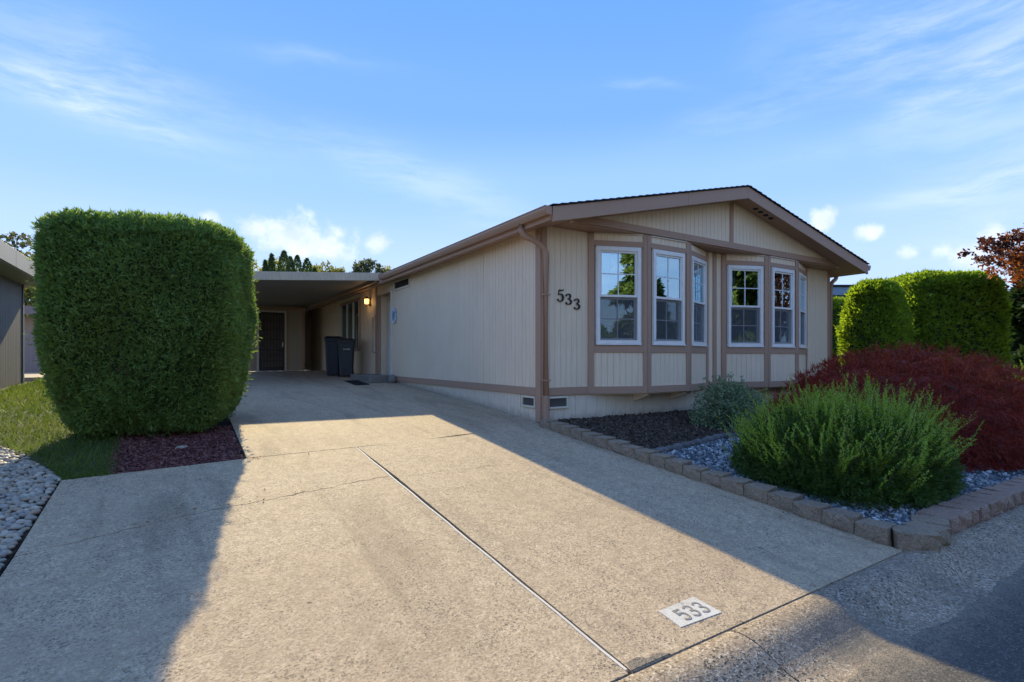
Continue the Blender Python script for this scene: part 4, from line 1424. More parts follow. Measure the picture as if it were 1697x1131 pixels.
# wheeled bins
def make_bin(name, label, mat, x, y, rz, w, d, h, print_=False):
    z0 = float(gz(x, y))
    t = thing(name, label, 'bin', (x, y, z0), 'wheeled bins under the carport')
    t.rotation_euler = (0, 0, rz)
    # built round the origin; the Empty carries place and turn
    BASE[t.name] = Vector((0, 0, 0))
    a, b = .80, 1.0
    m = MB()
    ring = lambda s, z, k=.05: [(-w / 2 * s + k, -d / 2 * s, z), (w / 2 * s - k, -d / 2 * s, z), (w / 2 * s, -d / 2 * s + k, z), (w / 2 * s, d / 2 * s - k, z), (w / 2 * s - k, d / 2 * s, z), (-w / 2 * s + k, d / 2 * s, z), (-w / 2 * s, d / 2 * s - k, z), (-w / 2 * s, -d / 2 * s + k, z)]
    m.solid(ring(.80, .03), ring(.96, h * .86))
    m.solid(ring(1.0, h * .861), ring(1.02, h * .93))
    m.build('body', mat, t, .006)
    # domed lid with overhang
    m = MB()
    m.solid(ring(1.07, h * .931), ring(1.07, h * .955))
    r1 = ring(1.04, h * .9555); r2 = [(x_ * .78, y_ * .8 + .03, h) for x_, y_, z_ in r1]
    m.solid(r1, r2)
    m.build('lid', mat, t, .006)
    MB().tube([(-w * .36, d / 2 + .03, h * .90), (-w * .36, d / 2 + .09, h * .92), (w * .36, d / 2 + .09, h * .92), (w * .36, d / 2 + .03, h * .90)], .016, 8).build('handle', mat, t)
    # front panel relief
    m = MB()
    for zz, hh in ((.44 * h, .012), (.80 * h, .010)):
        dy = -d / 2 * (.80 + .16 * (zz - .03) / (h * .83)) - .006
        m.box(-w * .27, w * .27, dy - .004, dy + .02, zz, zz + hh * 1.6)
    for xx_ in (-w * .285, w * .285):
        z1, z2 = .06 * h, .82 * h
        y1 = -d / 2 * (.80 + .16 * (z1 - .03) / (h * .83)); y2 = -d / 2 * (.80 + .16 * (z2 - .03) / (h * .83))
        m.solid([(xx_ - .012, y1 - .012, z1), (xx_ + .012, y1 - .012, z1), (xx_ + .012, y1 + .01, z1), (xx_ - .012, y1 + .01, z1)],
                [(xx_ - .012, y2 - .012, z2), (xx_ + .012, y2 - .012, z2), (xx_ + .012, y2 + .01, z2), (xx_ - .012, y2 + .01, z2)])
    m.build('rib', mat, t)
    for sx in (-1, 1):
        wl = MB().lathe((sx * (w * .42), d * .40, .10), [(.04, -.025), (.10, -.022), (.10, .022), (.04, .025)], 16, 'X').build('wheel', 'rubber', t)
    if print_:
        zz = .70 * h
        y1 = -d / 2 * (.80 + .16 * (zz - .03) / (h * .83)) - .010
        m = MB()
        for i, ww in enumerate((.016, .010, .020, .012, .022, .014, .020)):
            x0 = -.088 + i * .026
            m.box(x0, x0 + ww, y1 - .003, y1 + .02, zz, zz + .030)
        m.build('printed_mark', 'print', t)
    return t


make_bin('wheeled_bin', 'grey wheeled bin with small white print, nearer of the two', 'greybin', -0.52, 8.70, R(-12), .44, .50, 1.06, True)
make_bin('wheeled_bin', 'navy blue wheeled bin standing half behind the grey bin', 'navybin', -0.70, 9.34, R(-24), .46, .52, 1.12)

# lit wall lamp
lamp = thing('wall_lamp', 'small lit bronze lantern on the wall by the carport window', 'lamp', (-.02, 8.15, 2.45))
MB().box(-.035, -.010, 8.09, 8.21, 2.38, 2.58).build('backplate', 'bronze', lamp, .004)
m = MB()
m.lathe((-.11, 8.15, 2.565), [(.085, 0), (.075, .02), (.03, .055), (.012, .07)], 12)
m.lathe((-.11, 8.15, 2.40), [(.045, 0), (.06, .012), (.06, .02)], 12)
m.tube([(-.03, 8.15, 2.55), (-.08, 8.15, 2.60), (-.11, 8.15, 2.635)], .010, 8)
for j in range(6):
    an = j * math.pi / 3
    m.tube([(-.11 + .058 * math.cos(an), 8.15 + .058 * math.sin(an), 2.418), (-.11 + .076 * math.cos(an), 8.15 + .076 * math.sin(an), 2.566)], .004, 5)
m.build('lantern_cage', 'bronze', lamp)
lm = bpy.data.materials.new('lit lamp glass')
lm.use_nodes = True
k = NT(lm.node_tree)
e = k.n('ShaderNodeEmission')
e.inputs[0].default_value = (1.0, 0.56, 0.16, 1)
e.inputs[1].default_value = 1.0
oo = k.n('ShaderNodeOutputMaterial')
k.t.links.new(e.outputs[0], oo.inputs[0])
MB().lathe((-.11, 8.15, 2.42), [(.040, 0), (.055, .02), (.064, .13), (.055, .142)], 12).build('lamp_glass', lm, lamp, smooth=True)
ld = bpy.data.lights.new('lamp_light', 'POINT')
ld.energy = 0.30
ld.color = (1.0, .62, .25)
ld.shadow_soft_size = .05
lo = bpy.data.objects.new('lamp_light', ld)
COL.objects.link(lo)
lo.parent = lamp
lo.location = Vector((-.24, 8.15, 2.44)) - BASE[lamp.name]

gbr = thing('grab_bar', 'upright steel grab bar on the brown post beside the front door', 'grab bar', (-.03, 7.66, 1.6))
m = MB()
m.tube([(-.03, 7.645, 2.06), (-.075, 7.645, 2.06), (-.095, 7.645, 2.03), (-.095, 7.645, 1.13), (-.075, 7.645, 1.10), (-.03, 7.645, 1.10)], .016, 10)
m.build('bar', 'steel', gbr, smooth=True)
for z in (2.06, 1.10):
    MB().lathe((-.026, 7.645, z), [(.038, 0), (.038, -.008), (.02, -.012)], 14, 'X').build('flange', 'steel', gbr)
pq = thing('wall_plate', 'round pale blue decorative plate hanging on the side wall under the high window', 'plate', (-.012, 6.22, 1.99))
MB().lathe((-.010, 6.22, 1.99), [(.16, 0), (.20, -.012), (.205, -.022), (.16, -.014), (.15, -.012)], 32, 'X').build('plate', 'plaque', pq)
m = MB()
for j in range(8):
    a = j * math.pi / 4
    m.tube([(-.028, 6.22 + .05 * math.cos(a), 1.99 + .05 * math.sin(a)), (-.027, 6.22 + .14 * math.cos(a + .25), 1.99 + .14 * math.sin(a + .25))], [.018, .008], 6)
m.lathe((-.020, 6.22, 1.99), [(.042, 0), (.042, -.008), (.02, -.014)], 16, 'X')
m.build('painted_pattern', 'plaque_blue', pq)

# painted house number on the concrete
pn = bpy.data.objects.new('painted_number', None)
COL.objects.link(pn)
pn.location = (-2.10, -4.375, float(gz(-2.1, -4.375)))
BASE[pn.name] = Vector(pn.location)
tag(pn, 'white painted rectangle with grey number 533 on the driveway by the kerb', 'sign')
c = [(-2.250, -4.295), (-1.960, -4.285), (-1.952, -4.468), (-2.262, -4.455)]
m = MB()
m.solid([(x, y, float(gz(x, y)) - .003) for x, y in c], [(x, y, float(gz(x, y)) + .003) for x, y in c])
m.build('white_panel', 'roadwhite', pn)
slope_y = 0.088


def fr_num(u, w, d):
    x = -2.205 + u
    y = -4.448 + w
    return (x, y, float(gz(x, y)) + d)


for i, stx in enumerate((SFIVE, STHREE, STHREE)):
    o = digit(stx, fr_num, .012 + i * .073, .018, .062, .100, .001, .0048).build('painted_digit', 'roadgrey', pn)

# ================================================================== GARDEN EDGING
edging = thing('garden_edging', 'low border of brown concrete blocks round the front garden bed', 'edging', (0.0, -4.4, -0.4))


def block_mesh(seed):
    r = random.Random(seed)
    import bmesh
    bm = bmesh.new()
    bmesh.ops.create_cube(bm, size=1.0)
    bmesh.ops.subdivide_edges(bm, edges=bm.edges[:], cuts=2, use_grid_fill=True)
    for v in bm.verts:
        # split face in front (-Y) is rough, back narrower
        if v.co.y > 0:
            v.co.x *= 0.86
        if v.co.y < -0.4:
            v.co.y += r.uniform(-.05, .04) - .03 * (1 - abs(v.co.x) * 2)
            if abs(v.co.x) > .4 or abs(v.co.z) > .4:
                v.co.y += .05
        v.co.x += r.uniform(-.012, .012)
        v.co.z += r.uniform(-.02, .02)
    bmesh.ops.bevel(bm, geom=[e for e in bm.edges if e.calc_length() > 0 and len(e.link_faces) == 2 and e.calc_face_angle(0) > .9], offset=.03, segments=1, affect='EDGES')
    me = bpy.data.meshes.new('block')
    bm.to_mesh(me)
    bm.free()
    return me


bm_brown = [block_mesh(i) for i in range(6)]
bm_red = [block_mesh(10 + i) for i in range(5)]
for me in bm_brown: me.materials.append(M['block'])
for me in bm_red: me.materials.append(M['block_red'])


def put_block(me, x, y, z, w, d, h, rz):
    o = bpy.data.objects.new('block', me)
    COL.objects.link(o)
    o.parent = edging
    o.location = Vector((x, y, z)) - BASE[edging.name]
    o.rotation_euler = (random.uniform(-.015, .015), random.uniform(-.02, .02), rz)
    o.scale = (w, d, h)
    return o


y = -0.13
i = 0
while y > -4.42:
    w = random.uniform(.218, .240)
    yc = y - w / 2
    zg = float(gz(-.1, yc))
    h = .132 + random.uniform(-.006, .006)
    put_block(random.choice(bm_brown), -0.028 + random.uniform(-.008, .008) - .02, yc, zg + h / 2 - .02, w * .985, .19, h, R(-90) + random.uniform(-.03, .03))
    y -= w
    i += 1
# corner blocks then the row along the road
zc = float(apron_z(0, -4.62))
put_block(bm_brown[1], 0.045, -4.575, zc + .045, .27, .20, .145, R(-42)).name = 'block'
xx = 0.20
yb = -4.545
pos = [(0.235, -4.585, R(-8)), (0.46, -4.53, R(22))]
for (px_, py_, rz) in pos:
    put_block(random.choice(bm_brown), px_, py_, float(apron_z(px_, -4.6)) + .05, .225, .24, .138, rz)
x = 0.68
yb = -4.50
while x < 9:
    w = random.uniform(.19, .22)
    put_block(random.choice(bm_red), x, yb + random.uniform(-.008, .008), float(apron_z(x, -4.6)) + .05, w * .985, .25, .138, R(2) + random.uniform(-.04, .04))
    x += w


# ================================================================== LOOSE STUFF
def ico_pts():
    t = (1 + 5 ** .5) / 2
    v = np.array([(-1, t, 0), (1, t, 0), (-1, -t, 0), (1, -t, 0), (0, -1, t), (0, 1, t), (0, -1, -t), (0, 1, -t), (t, 0, -1), (t, 0, 1), (-t, 0, -1), (-t, 0, 1)], float)
    v /= np.linalg.norm(v[0])
    f = np.array([(0, 11, 5), (0, 5, 1), (0, 1, 7), (0, 7, 10), (0, 10, 11), (1, 5, 9), (5, 11, 4), (11, 10, 2), (10, 7, 6), (7, 1, 8), (3, 9, 4), (3, 4, 2), (3, 2, 6), (3, 6, 8), (3, 8, 9), (4, 9, 5), (2, 4, 11), (6, 2, 10), (8, 6, 7), (9, 8, 1)])
    return v, f


ICO_V, ICO_F = ico_pts()
OCT_V = np.array([(1, 0, 0), (-1, 0, 0), (0, 1, 0), (0, -1, 0), (0, 0, 1), (0, 0, -1)], float)
OCT_F = np.array([(0, 2, 4), (2, 1, 4), (1, 3, 4), (3, 0, 4), (2, 0, 5), (1, 2, 5), (3, 1, 5), (0, 3, 5)])


def rand_rot(n):
    q = rng.normal(size=(n, 4))
    q /= np.linalg.norm(q, axis=1, keepdims=True)
    w, x, y, z = q.T
    return np.stack([1 - 2 * (y * y + z * z), 2 * (x * y - z * w), 2 * (x * z + y * w), 2 * (x * y + z * w), 1 - 2 * (x * x + z * z), 2 * (y * z - x * w),
                     2 * (x * z - y * w), 2 * (y * z + x * w), 1 - 2 * (x * x + y * y)], 1).reshape(n, 3, 3)


def scatter_stones(name, P, size, aspect, mat, label, bV=ICO_V, bF=ICO_F, tilt=1.0, jit=.22, parent=None, kind='stuff'):
    n = len(P)
    s = size[0] * (size[1] / size[0]) ** rng.random(n)
    A = np.ones((n, 3)) * np.array(aspect)
    A *= 1 + rng.uniform(-.25, .25, (n, 3))
    Vv = bV[None] * (1 + rng.uniform(-jit, jit, (n, len(bV), 1))) * A[:, None] * s[:, None, None]
    if tilt >= 1:
        Rm = rand_rot(n)
    else:
        an = rng.uniform(0, 2 * math.pi, n)
        c, s_ = np.cos(an), np.sin(an)
        Z_ = np.zeros(n); O_ = np.ones(n)
        Rz = np.stack([c, -s_, Z_, s_, c, Z_, Z_, Z_, O_], 1).reshape(n, 3, 3)
        ax, ay = rng.normal(0, tilt, n), rng.normal(0, tilt, n)
        Rx = np.stack([O_, Z_, Z_, Z_, np.cos(ax), -np.sin(ax), Z_, np.sin(ax), np.cos(ax)], 1).reshape(n, 3, 3)
        Ry = np.stack([np.cos(ay), Z_, np.sin(ay), Z_, O_, Z_, -np.sin(ay), Z_, np.cos(ay)], 1).reshape(n, 3, 3)
        Rm = Rx @ Ry @ Rz
    Vv = np.einsum('nij,nkj->nki', Rm, Vv) + P[:, None]
    F = bF[None] + (np.arange(n) * len(bV))[:, None, None]
    o = np_mesh(name, Vv.reshape(-1, 3), F.reshape(-1, 3), mat, parent)
    if label: tag(o, label, kind=kind)
    else: o['kind'] = kind
    return o


def bed_sheet(name, ring, mat, label, lift=0.0):
    n = 14
    R_ = [(x, y) for x, y in ring]
    top = [(x, y, float(gz(x, y)) + lift) for x, y in R_]
    # fan grid between opposite sides (rings are quads)
    V = []; F = []
    a, b, c, d = [np.array(p, float) for p in R_]
    for j in range(n + 1):
        for i in range(n + 1):
            p = (a * (1 - i / n) + b * i / n) * (1 - j / n) + (d * (1 - i / n) + c * i / n) * j / n
            V.append((p[0], p[1], float(gz(p[0], p[1])) + lift))
    for j in range(n):
        for i in range(n):
            q = j * (n + 1) + i
            F.append((q, q + 1, q + n + 2, q + n + 1))
    o = np_mesh(name, V, F, mat)
    tag(o, label, kind='structure')
    return o


# gravel bed and mulch bed in the front garden
bed_sheet('gravel_bed', [(0.045, -4.46), (9.0, -4.40), (9.0, -0.8), (0.045, -1.2)], 'gravelbed', 'fine grey base under the crushed stone garden bed', 0.0)


def div_y(x):      # line of small stones dividing mulch and gravel
    return np.interp(x, [0.0, 0.5, 1.0, 1.7, 2.6, 4.0, 9.0], [-2.05, -1.98, -1.90, -1.75, -1.9, -2.2, -2.3])


n = 15000
x = rng.uniform(.06, 7.0, n) ** 1.0
x = np.where(rng.random(n) < .6, rng.uniform(.06, 2.6, n), x)
yy = rng.uniform(-4.46, -1.7, n)
keep = (yy < div_y(x) - .03) & ~((x > .9) & (x < 1.9) & (yy > -4.0) & (yy < -3.2)) & ((x < 3.2) | (yy < -3.9))
x, yy = x[keep], yy[keep]
P = np.stack([x, yy, gz(x, yy) + rng.uniform(.0, .014, len(x))], 1)
scatter_stones('gravel', P, (.011, .027), (1.15, .85, .6), 'gravel', 'blue grey crushed stone filling the bed behind the block border', jit=.28)
bed_sheet('mulch_bed', [(0.10, -2.0), (3.8, -2.1), (3.8, -0.004), (0.10, -0.004)], 'soil', 'dark soil under the bark mulch by the house', 0.006)
n = 9000
x = rng.uniform(.09, 3.4, n); yy = rng.uniform(-2.1, -.01, n)
keep = (yy > div_y(x) + .03) & ((x < 2.3) | (yy > -1.2) | (rng.random(n) < .4))
x, yy = x[keep], yy[keep]
P = np.stack([x, yy, gz(x, yy) + .006 + rng.uniform(0, .02, len(x))], 1)
scatter_stones('bark_mulch', P, (.012, .030), (1.3, .7, .38), 'mulch', 'dark brown bark mulch under the left bay', jit=.25)

# small stones between mulch and gravel
es = thing('stone_edging', 'curved row of small rounded grey stones between mulch and gravel', 'edging', (1.0, -1.9, -.13))
rock_me = []
for i in range(5):
    rr = np.random.default_rng(50 + i)
    v = ICO_V * (1 + rr.uniform(-.14, .14, (12, 1)))
    me = bpy.data.meshes.new('stone')
    me.from_pydata([tuple(p) for p in v], [], [tuple(int(q) for q in f) for f in ICO_F])
    import bmesh
    bmm = bmesh.new(); bmm.from_mesh(me)
    bmesh.ops.subdivide_edges(bmm, edges=bmm.edges[:], cuts=1, smooth=0.8, use_grid_fill=True)
    bmm.to_mesh(me); bmm.free()
    me.shade_smooth()
    rock_me.append(me)
edge_me = []
for me in rock_me:
    m2 = me.copy(); m2.materials.append(M['edgestone']); edge_me.append(m2)
x = 0.13
while x < 2.9:
    o = bpy.data.objects.new('stone', random.choice(edge_me))
    COL.objects.link(o)
    o.parent = es
    yv = float(div_y(x)) + random.uniform(-.012, .012)
    o.location = Vector((x, yv, float(gz(x, yv)) + .025)) - BASE[es.name]
    s = random.uniform(.048, .060)
    o.scale = (s, s * .85, s * .8)
    o.rotation_euler = (random.uniform(-.2, .2), random.uniform(-.2, .2), random.uniform(0, 6))
    x += s * 1.75

# river pebbles on the left
bed = bpy.data.objects.new('pebble_bed', None)
COL.objects.link(bed)
BASE[bed.name] = Vector((0, 0, 0))
tag(bed, 'bed of pale river pebbles left of the driveway', kind='structure')
pb = MB()
ring = [(-8.6, -4.5), (-5.31, -4.5), (-5.31, -0.28), (-5.72, 0.72), (-6.1, 1.5), (-8.6, 3.3)]
pb.solid([(x, y, float(gz(x, y)) - .16) for x, y in ring], [(x, y, float(gz(x, y)) - .038) for x, y in ring])
pb.build('pebble_base', 'soil', bed)
peb_me = []
for me in rock_me:
    m2 = me.copy(); m2.materials.append(M['pebble']); peb_me.append(m2)


def peb_edge(x):
    return np.interp(x, [-8.6, -6.1, -5.7, -5.3], [3.2, 1.45, .70, -.30])


cand = []
n = 26000
x = rng.uniform(-8.2, -5.325, n); yy = rng.uniform(-3.6, 3.0, n)
keep = yy < peb_edge(x)
x, yy = x[keep], yy[keep]
# thin so pebbles touch but do not pile on one spot
pts = []
cell = {}
for a, b in zip(x, yy):
    key = (int(a / .03), int(b / .03))
    ok = True
    for i in (-1, 0, 1):
        for j in (-1, 0, 1):
            for q in cell.get((key[0] + i, key[1] + j), ()):
                if (q[0] - a) ** 2 + (q[1] - b) ** 2 < .0265 ** 2:
                    ok = False
    if ok:
        cell.setdefault(key, []).append((a, b))
        pts.append((a, b))
cs_, sn_ = 0.849, 0.528


def in_view(a, b):
    dx, dy = a + 4.423, b + 6.303
    cx = cs_ * dx - sn_ * dy
    c_ = sn_ * dx + cs_ * dy
    return c_ > 0.3 and abs(cx / c_) < 0.99, c_


seen = sorted([(in_view(a, b)[1], a, b) for a, b in pts if in_view(a, b)[0]])
near = seen[:300]
for d_, a, b in near:
    o = bpy.data.objects.new('pebble', random.choice(peb_me))
    COL.objects.link(o)
    o.parent = bed
    s = random.uniform(.016, .029)
    o.location = (a, b, float(gz(a, b)) - .026 + random.uniform(0, .018))
    o.scale = (s * 1.15, s * .9, s * .68)
    o.rotation_euler = (random.uniform(-.3, .3), random.uniform(-.3, .3), random.uniform(0, 6.28))
nearset = set((a, b) for _, a, b in near)
rest = np.array([p for p in pts if p not in nearset])
P = np.stack([rest[:, 0], rest[:, 1], gz(rest[:, 0], rest[:, 1]) - .028 + rng.uniform(0, .016, len(rest))], 1)
me_s = rock_me[0]
sv = np.array([tuple(v.co) for v in me_s.vertices]); 
sf_ = []
for pgn in me_s.polygons:
    vs = list(pgn.vertices)
    for j in range(1, len(vs) - 1): sf_.append((vs[0], vs[j], vs[j + 1]))
scatter_stones('pebble_mass', P, (.016, .028), (1.15, .9, .68), 'pebble', None, bV=sv, bF=np.array(sf_), tilt=.25, jit=.04, parent=bed).data.shade_smooth()

# purple red mulch under the left hedge
def quad_pts(n, ring):
    a, b, c, d = [np.array(p, float) for p in ring]
    u, v = rng.random((2, n))
    p = (a[None] * (1 - u[:, None]) + b[None] * u[:, None]) * (1 - v[:, None]) + (d[None] * (1 - u[:, None]) + c[None] * u[:, None]) * v[:, None]
    return p[:, 0], p[:, 1]


rm_ring = [(-4.98, -0.33), (-3.87, -0.235), (-3.87, 1.6), (-5.1, 1.7)]
bed_sheet('mulch_bed', rm_ring, 'soil', 'soil under the purple red mulch by the left hedge', -.035)
x, yy = quad_pts(9500, rm_ring)
P = np.stack([x, yy, gz(x, yy) - .035 + rng.uniform(.004, .034, len(x))], 1)
scatter_stones('red_bark_mulch', P, (.009, .022), (1.3, .6, .35), 'redmulch', 'purple red bark mulch along the foot of the left hedge', tilt=.5, jit=.25)
# a pale stone lying in it
o = link('stone', edge_me[2].copy(), None, None, (-4.42, 0.52, float(gz(-4.42, .52)) - .01))
o.data.materials.clear(); o.data.materials.append(M['pebble'])
o.scale = (.06, .035, .025)
tag(o, 'single pale flat stone lying on the purple red mulch', 'stone')

# lawn: sheet plus blades
lawn_ring = [(-8.6, 1.2), (-5.0, -0.30), (-4.4, 14.0), (-8.4, 24.0)]


def lawn_sheet():
    V = []; F = []
    ys = np.concatenate([np.linspace(-.36, 3, 12), np.linspace(3.4, 26, 24)])
    n = 12
    for y in ys:
        x0 = -7.62 if y > 6 else -9.5
        x1 = float(np.interp(y, [-.36, 1.3, 2.5, 26], [-4.97, -5.0, -3.9, -3.9]))
        if y < 3.2:
            x0 = float(np.interp(y, [-.36, .7, 1.45, 3.2], [-5.32, -5.7, -6.1, -8.6]))
        for i in range(n):
            x = x0 + (x1 - x0) * i / (n - 1)
            V.append((x, y, float(gz(x, y)) - .02))
    for j in range(len(ys) - 1):
        for i in range(n - 1):
            a = j * n + i
            F.append((a, a + 1, a + n + 1, a + n))
    o = np_mesh('lawn_ground', V, F, 'lawn')
    tag(o, 'soil of the strip of lawn beside the left hedge', kind='structure')


lawn_sheet()


def grass_blades():
    n = 60000
    y = -.33 + 20 * rng.random(n) ** 2.2
    x = rng.uniform(-8.8, -4.2, n)
    xl = np.where(y < 3.2, np.interp(y, [-.36, .7, 1.45, 3.2], [-5.28, -5.66, -6.06, -8.5]), np.where(y > 6, -7.45, -8.8))
    xr_ = np.interp(y, [-.36, .2, 1.3, 2.5, 26], [-4.93, -4.95, -5.0, -4.6, -4.4])
    k = (x > xl) & (x < xr_)
    x, y = x[k], y[k]
    n = len(x)
    far = np.interp(y, [0, 4, 14], [1, 1.4, 2.6])
    h = rng.uniform(.025, .095, n) * np.interp(y, [-.3, .5, 3], [.6, 1, 1]) * (0.7 + .3 * far)
    z = gz(x, y) - .022
    an = rng.uniform(0, 2 * math.pi, n)
    wd = rng.uniform(.003, .006, n) * far
    ux, uy = np.cos(an) * wd, np.sin(an) * wd
    lean = rng.normal(0, .55, (n, 2)) * h[:, None]
    V = np.empty((n, 3, 3))
    V[:, 0] = np.stack([x - ux, y - uy, z], 1)
    V[:, 1] = np.stack([x + ux, y + uy, z], 1)
    V[:, 2] = np.stack([x + lean[:, 0], y + lean[:, 1], z + h], 1)
    F = np.arange(n * 3).reshape(n, 3)
    o = np_mesh('grass', V.reshape(-1, 3), F, 'grass')
    tag(o, 'green lawn strip between the left hedge and the slate grey house', kind='stuff')


grass_blades()


# ================================================================== PLANTS
def unit(v):
    return v / np.maximum(np.linalg.norm(v, axis=-1, keepdims=True), 1e-9)


def wob3(P, s, seed=0.0):
    """cheap smooth pseudo noise in [-1,1]"""
    x, y, z = P[:, 0] * s, P[:, 1] * s, P[:, 2] * s
    return (np.sin(1.7 * x + 1.3 * y + seed) * np.cos(1.9 * z - .7 * x + 2 * seed) + .6 * np.sin(3.1 * y - 2.3 * z + 1.1 + seed) * np.cos(2.9 * x + seed)
            + .4 * np.sin(5.3 * z + 4.7 * x - seed) * np.cos(5.9 * y)) / 2.0


def sprays(P, D, ln, wd, k=3, spread=.5, droop=0.0, curl=.0):
    """k thin pointed blades per point, fanned round direction D. returns verts, tris"""
    n = len(P)
    Vs = []
    ln = np.broadcast_to(np.asarray(ln, float), (n,))
    wd = np.broadcast_to(np.asarray(wd, float), (n,))
    for i in range(k):
        d = unit(D + rng.normal(0, spread, (n, 3)))
        d[:, 2] -= droop * rng.random(n)
        d = unit(d)
        s = unit(np.cross(d, rng.normal(size=(n, 3))))
        l = ln * rng.uniform(.6, 1.1, n)
        mid = P + d * (l * .45)[:, None]
        tip = P + d * l[:, None]
        w = wd * rng.uniform(.7, 1.2, n)
        # kite: base, left, tip, right
        V = np.stack([P, mid - s * (w / 2)[:, None], tip, mid + s * (w / 2)[:, None]], 1)
        Vs.append(V)
    V = np.concatenate(Vs, 0)
    m = len(V)
    F = np.arange(m * 4).reshape(m, 4)
    return V.reshape(-1, 3), F


def superell(n, e=5.0):
    """points on the unit rounded cube (superquadric) with outward normals, roughly even"""
    face = rng.integers(0, 6, n)
    uv = rng.uniform(-1, 1, (n, 2))
    P = np.empty((n, 3))
    ax = face // 2
    sg = np.where(face % 2 == 0, 1.0, -1.0)
    for a in range(3):
        o = [i for i in range(3) if i != a]
        k = ax == a
        P[k, a] = sg[k]
        P[k, o[0]] = uv[k, 0]
        P[k, o[1]] = uv[k, 1]
    r = (np.abs(P) ** e).sum(1) ** (1 / e)
    P /= r[:, None]
    N = np.sign(P) * np.abs(P) ** (e - 1)
    return P, unit(N)


def hedge(name, label, c, half, rz, mat, n, ln, wd, e=5.0, taper=(1.0, 1.0), cat='hedge', group=None, bump_=.05, k=3, tufts=.05, seed=1.0, core=.93, spread=.6, zc=None, squash=None):
    """clipped hedge: light-blocking core shell and a dense skin of sprays"""
    t = thing(name, label, cat, (c[0], c[1], c[2] - half[2]), group)
    ca, sa = math.cos(rz), math.sin(rz)
    Rm = np.array([[ca, -sa, 0], [sa, ca, 0], [0, 0, 1]])
    H = np.array(half)

    def place(P, N, off):
        tz = (P[:, 2] + 1) / 2
        sc = np.interp(tz, [0, .5, 1], [taper[0], 1.0, taper[1]])
        Q = P * H
        Q[:, :2] *= sc[:, None]
        b = wob3(Q + np.array(c), 2.1, seed) * bump_ + wob3(Q, 6.0, seed + 2) * bump_ * .35
        Nn = unit(N / H)
        Q = Q + Nn * (b + off)[:, None]
        return Q @ Rm.T + np.array(c), Nn @ Rm.T
    P, N = superell(n, e)
    keep = (P[:, 2] > -.985)
    P, N = P[keep], N[keep]
    off = rng.uniform(-.055, .0, len(P))
    top = P[:, 2] > .8
    off = np.where(rng.random(len(P)) < tufts * np.where(top, 9.0, .5), rng.uniform(.0, .075, len(P)), off)
    Q, Nw = place(P, N, off)
    D = unit(Nw * .75 + np.array([0, 0, .45]) + rng.normal(0, .35, Nw.shape))
    V, F = sprays(Q, D, rng.uniform(*ln, len(Q)), rng.uniform(*wd, len(Q)), k, spread)
    np_mesh('foliage', V, F, mat, t)
    # added closed dark shell inside the foliage so no light leaks through
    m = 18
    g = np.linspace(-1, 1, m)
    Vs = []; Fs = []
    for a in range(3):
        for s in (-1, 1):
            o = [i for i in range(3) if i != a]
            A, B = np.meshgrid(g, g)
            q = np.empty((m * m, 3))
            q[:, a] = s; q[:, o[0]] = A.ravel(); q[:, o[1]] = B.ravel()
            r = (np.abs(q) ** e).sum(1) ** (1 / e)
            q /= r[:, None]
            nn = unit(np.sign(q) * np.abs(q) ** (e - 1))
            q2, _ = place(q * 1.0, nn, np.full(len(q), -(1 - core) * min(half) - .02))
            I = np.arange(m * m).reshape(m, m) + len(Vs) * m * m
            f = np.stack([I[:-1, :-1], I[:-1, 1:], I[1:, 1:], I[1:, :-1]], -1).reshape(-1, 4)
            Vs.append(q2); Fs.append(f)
    np_mesh('occluder_shell', np.concatenate(Vs), np.concatenate(Fs), 'hedge_core', t, True)
    return t


z0 = float(gz(-4.9, 1.8))
hedge('thuja_hedge', 'tall dense dark green clipped hedge block left of the driveway', (-4.645, 1.85, z0 + 1.25), (0.985, 1.03, 1.24), R(-14), 'hedge', 72000,
      (.04, .085), (.010, .021), 6.0, (.82, .99), bump_=.06, k=3, seed=.4)
hedge('thuja_hedge', 'lime green rounded thuja bush at the house side of the right hedges', (8.80, -.46, 1.22), (.62, .60, 1.38), R(10), 'hedge_lime', 11000,
      (.07, .15), (.022, .048), 3.4, (.85, .85), 'hedge', 'hedges beyond the house', bump_=.07, seed=3, tufts=.1)
hedge('thuja_hedge', 'wide flat topped green hedge behind the red maple mound', (11.16, -.80, 1.34), (1.17, .80, 1.53), R(-31.9), 'hedge_lime', 22000,
      (.07, .14), (.025, .05), 5.5, (.95, .97), 'hedge', 'hedges beyond the house', bump_=.05, seed=5, tufts=.1)
hedge('thuja_hedge', 'dark flat hedge wall between the house corner and the blue house', (13.4, 2.6, 1.2), (1.9, .6, 1.52), R(-31), 'hedge_lime', 11000,
      (.08, .16), (.03, .06), 7, (1, 1), 'hedge', 'hedges beyond the house', bump_=.03, seed=7, tufts=.25)


def mound_pts(n, c, rad, e=2.0, zmin=-.05):
    u = rng.uniform(0, 2 * math.pi, n)
    z = rng.uniform(max(zmin, -1), 1, n)
    r = np.sqrt(1 - z * z)
    P = np.stack([r * np.cos(u), r * np.sin(u), z], 1)
    return P


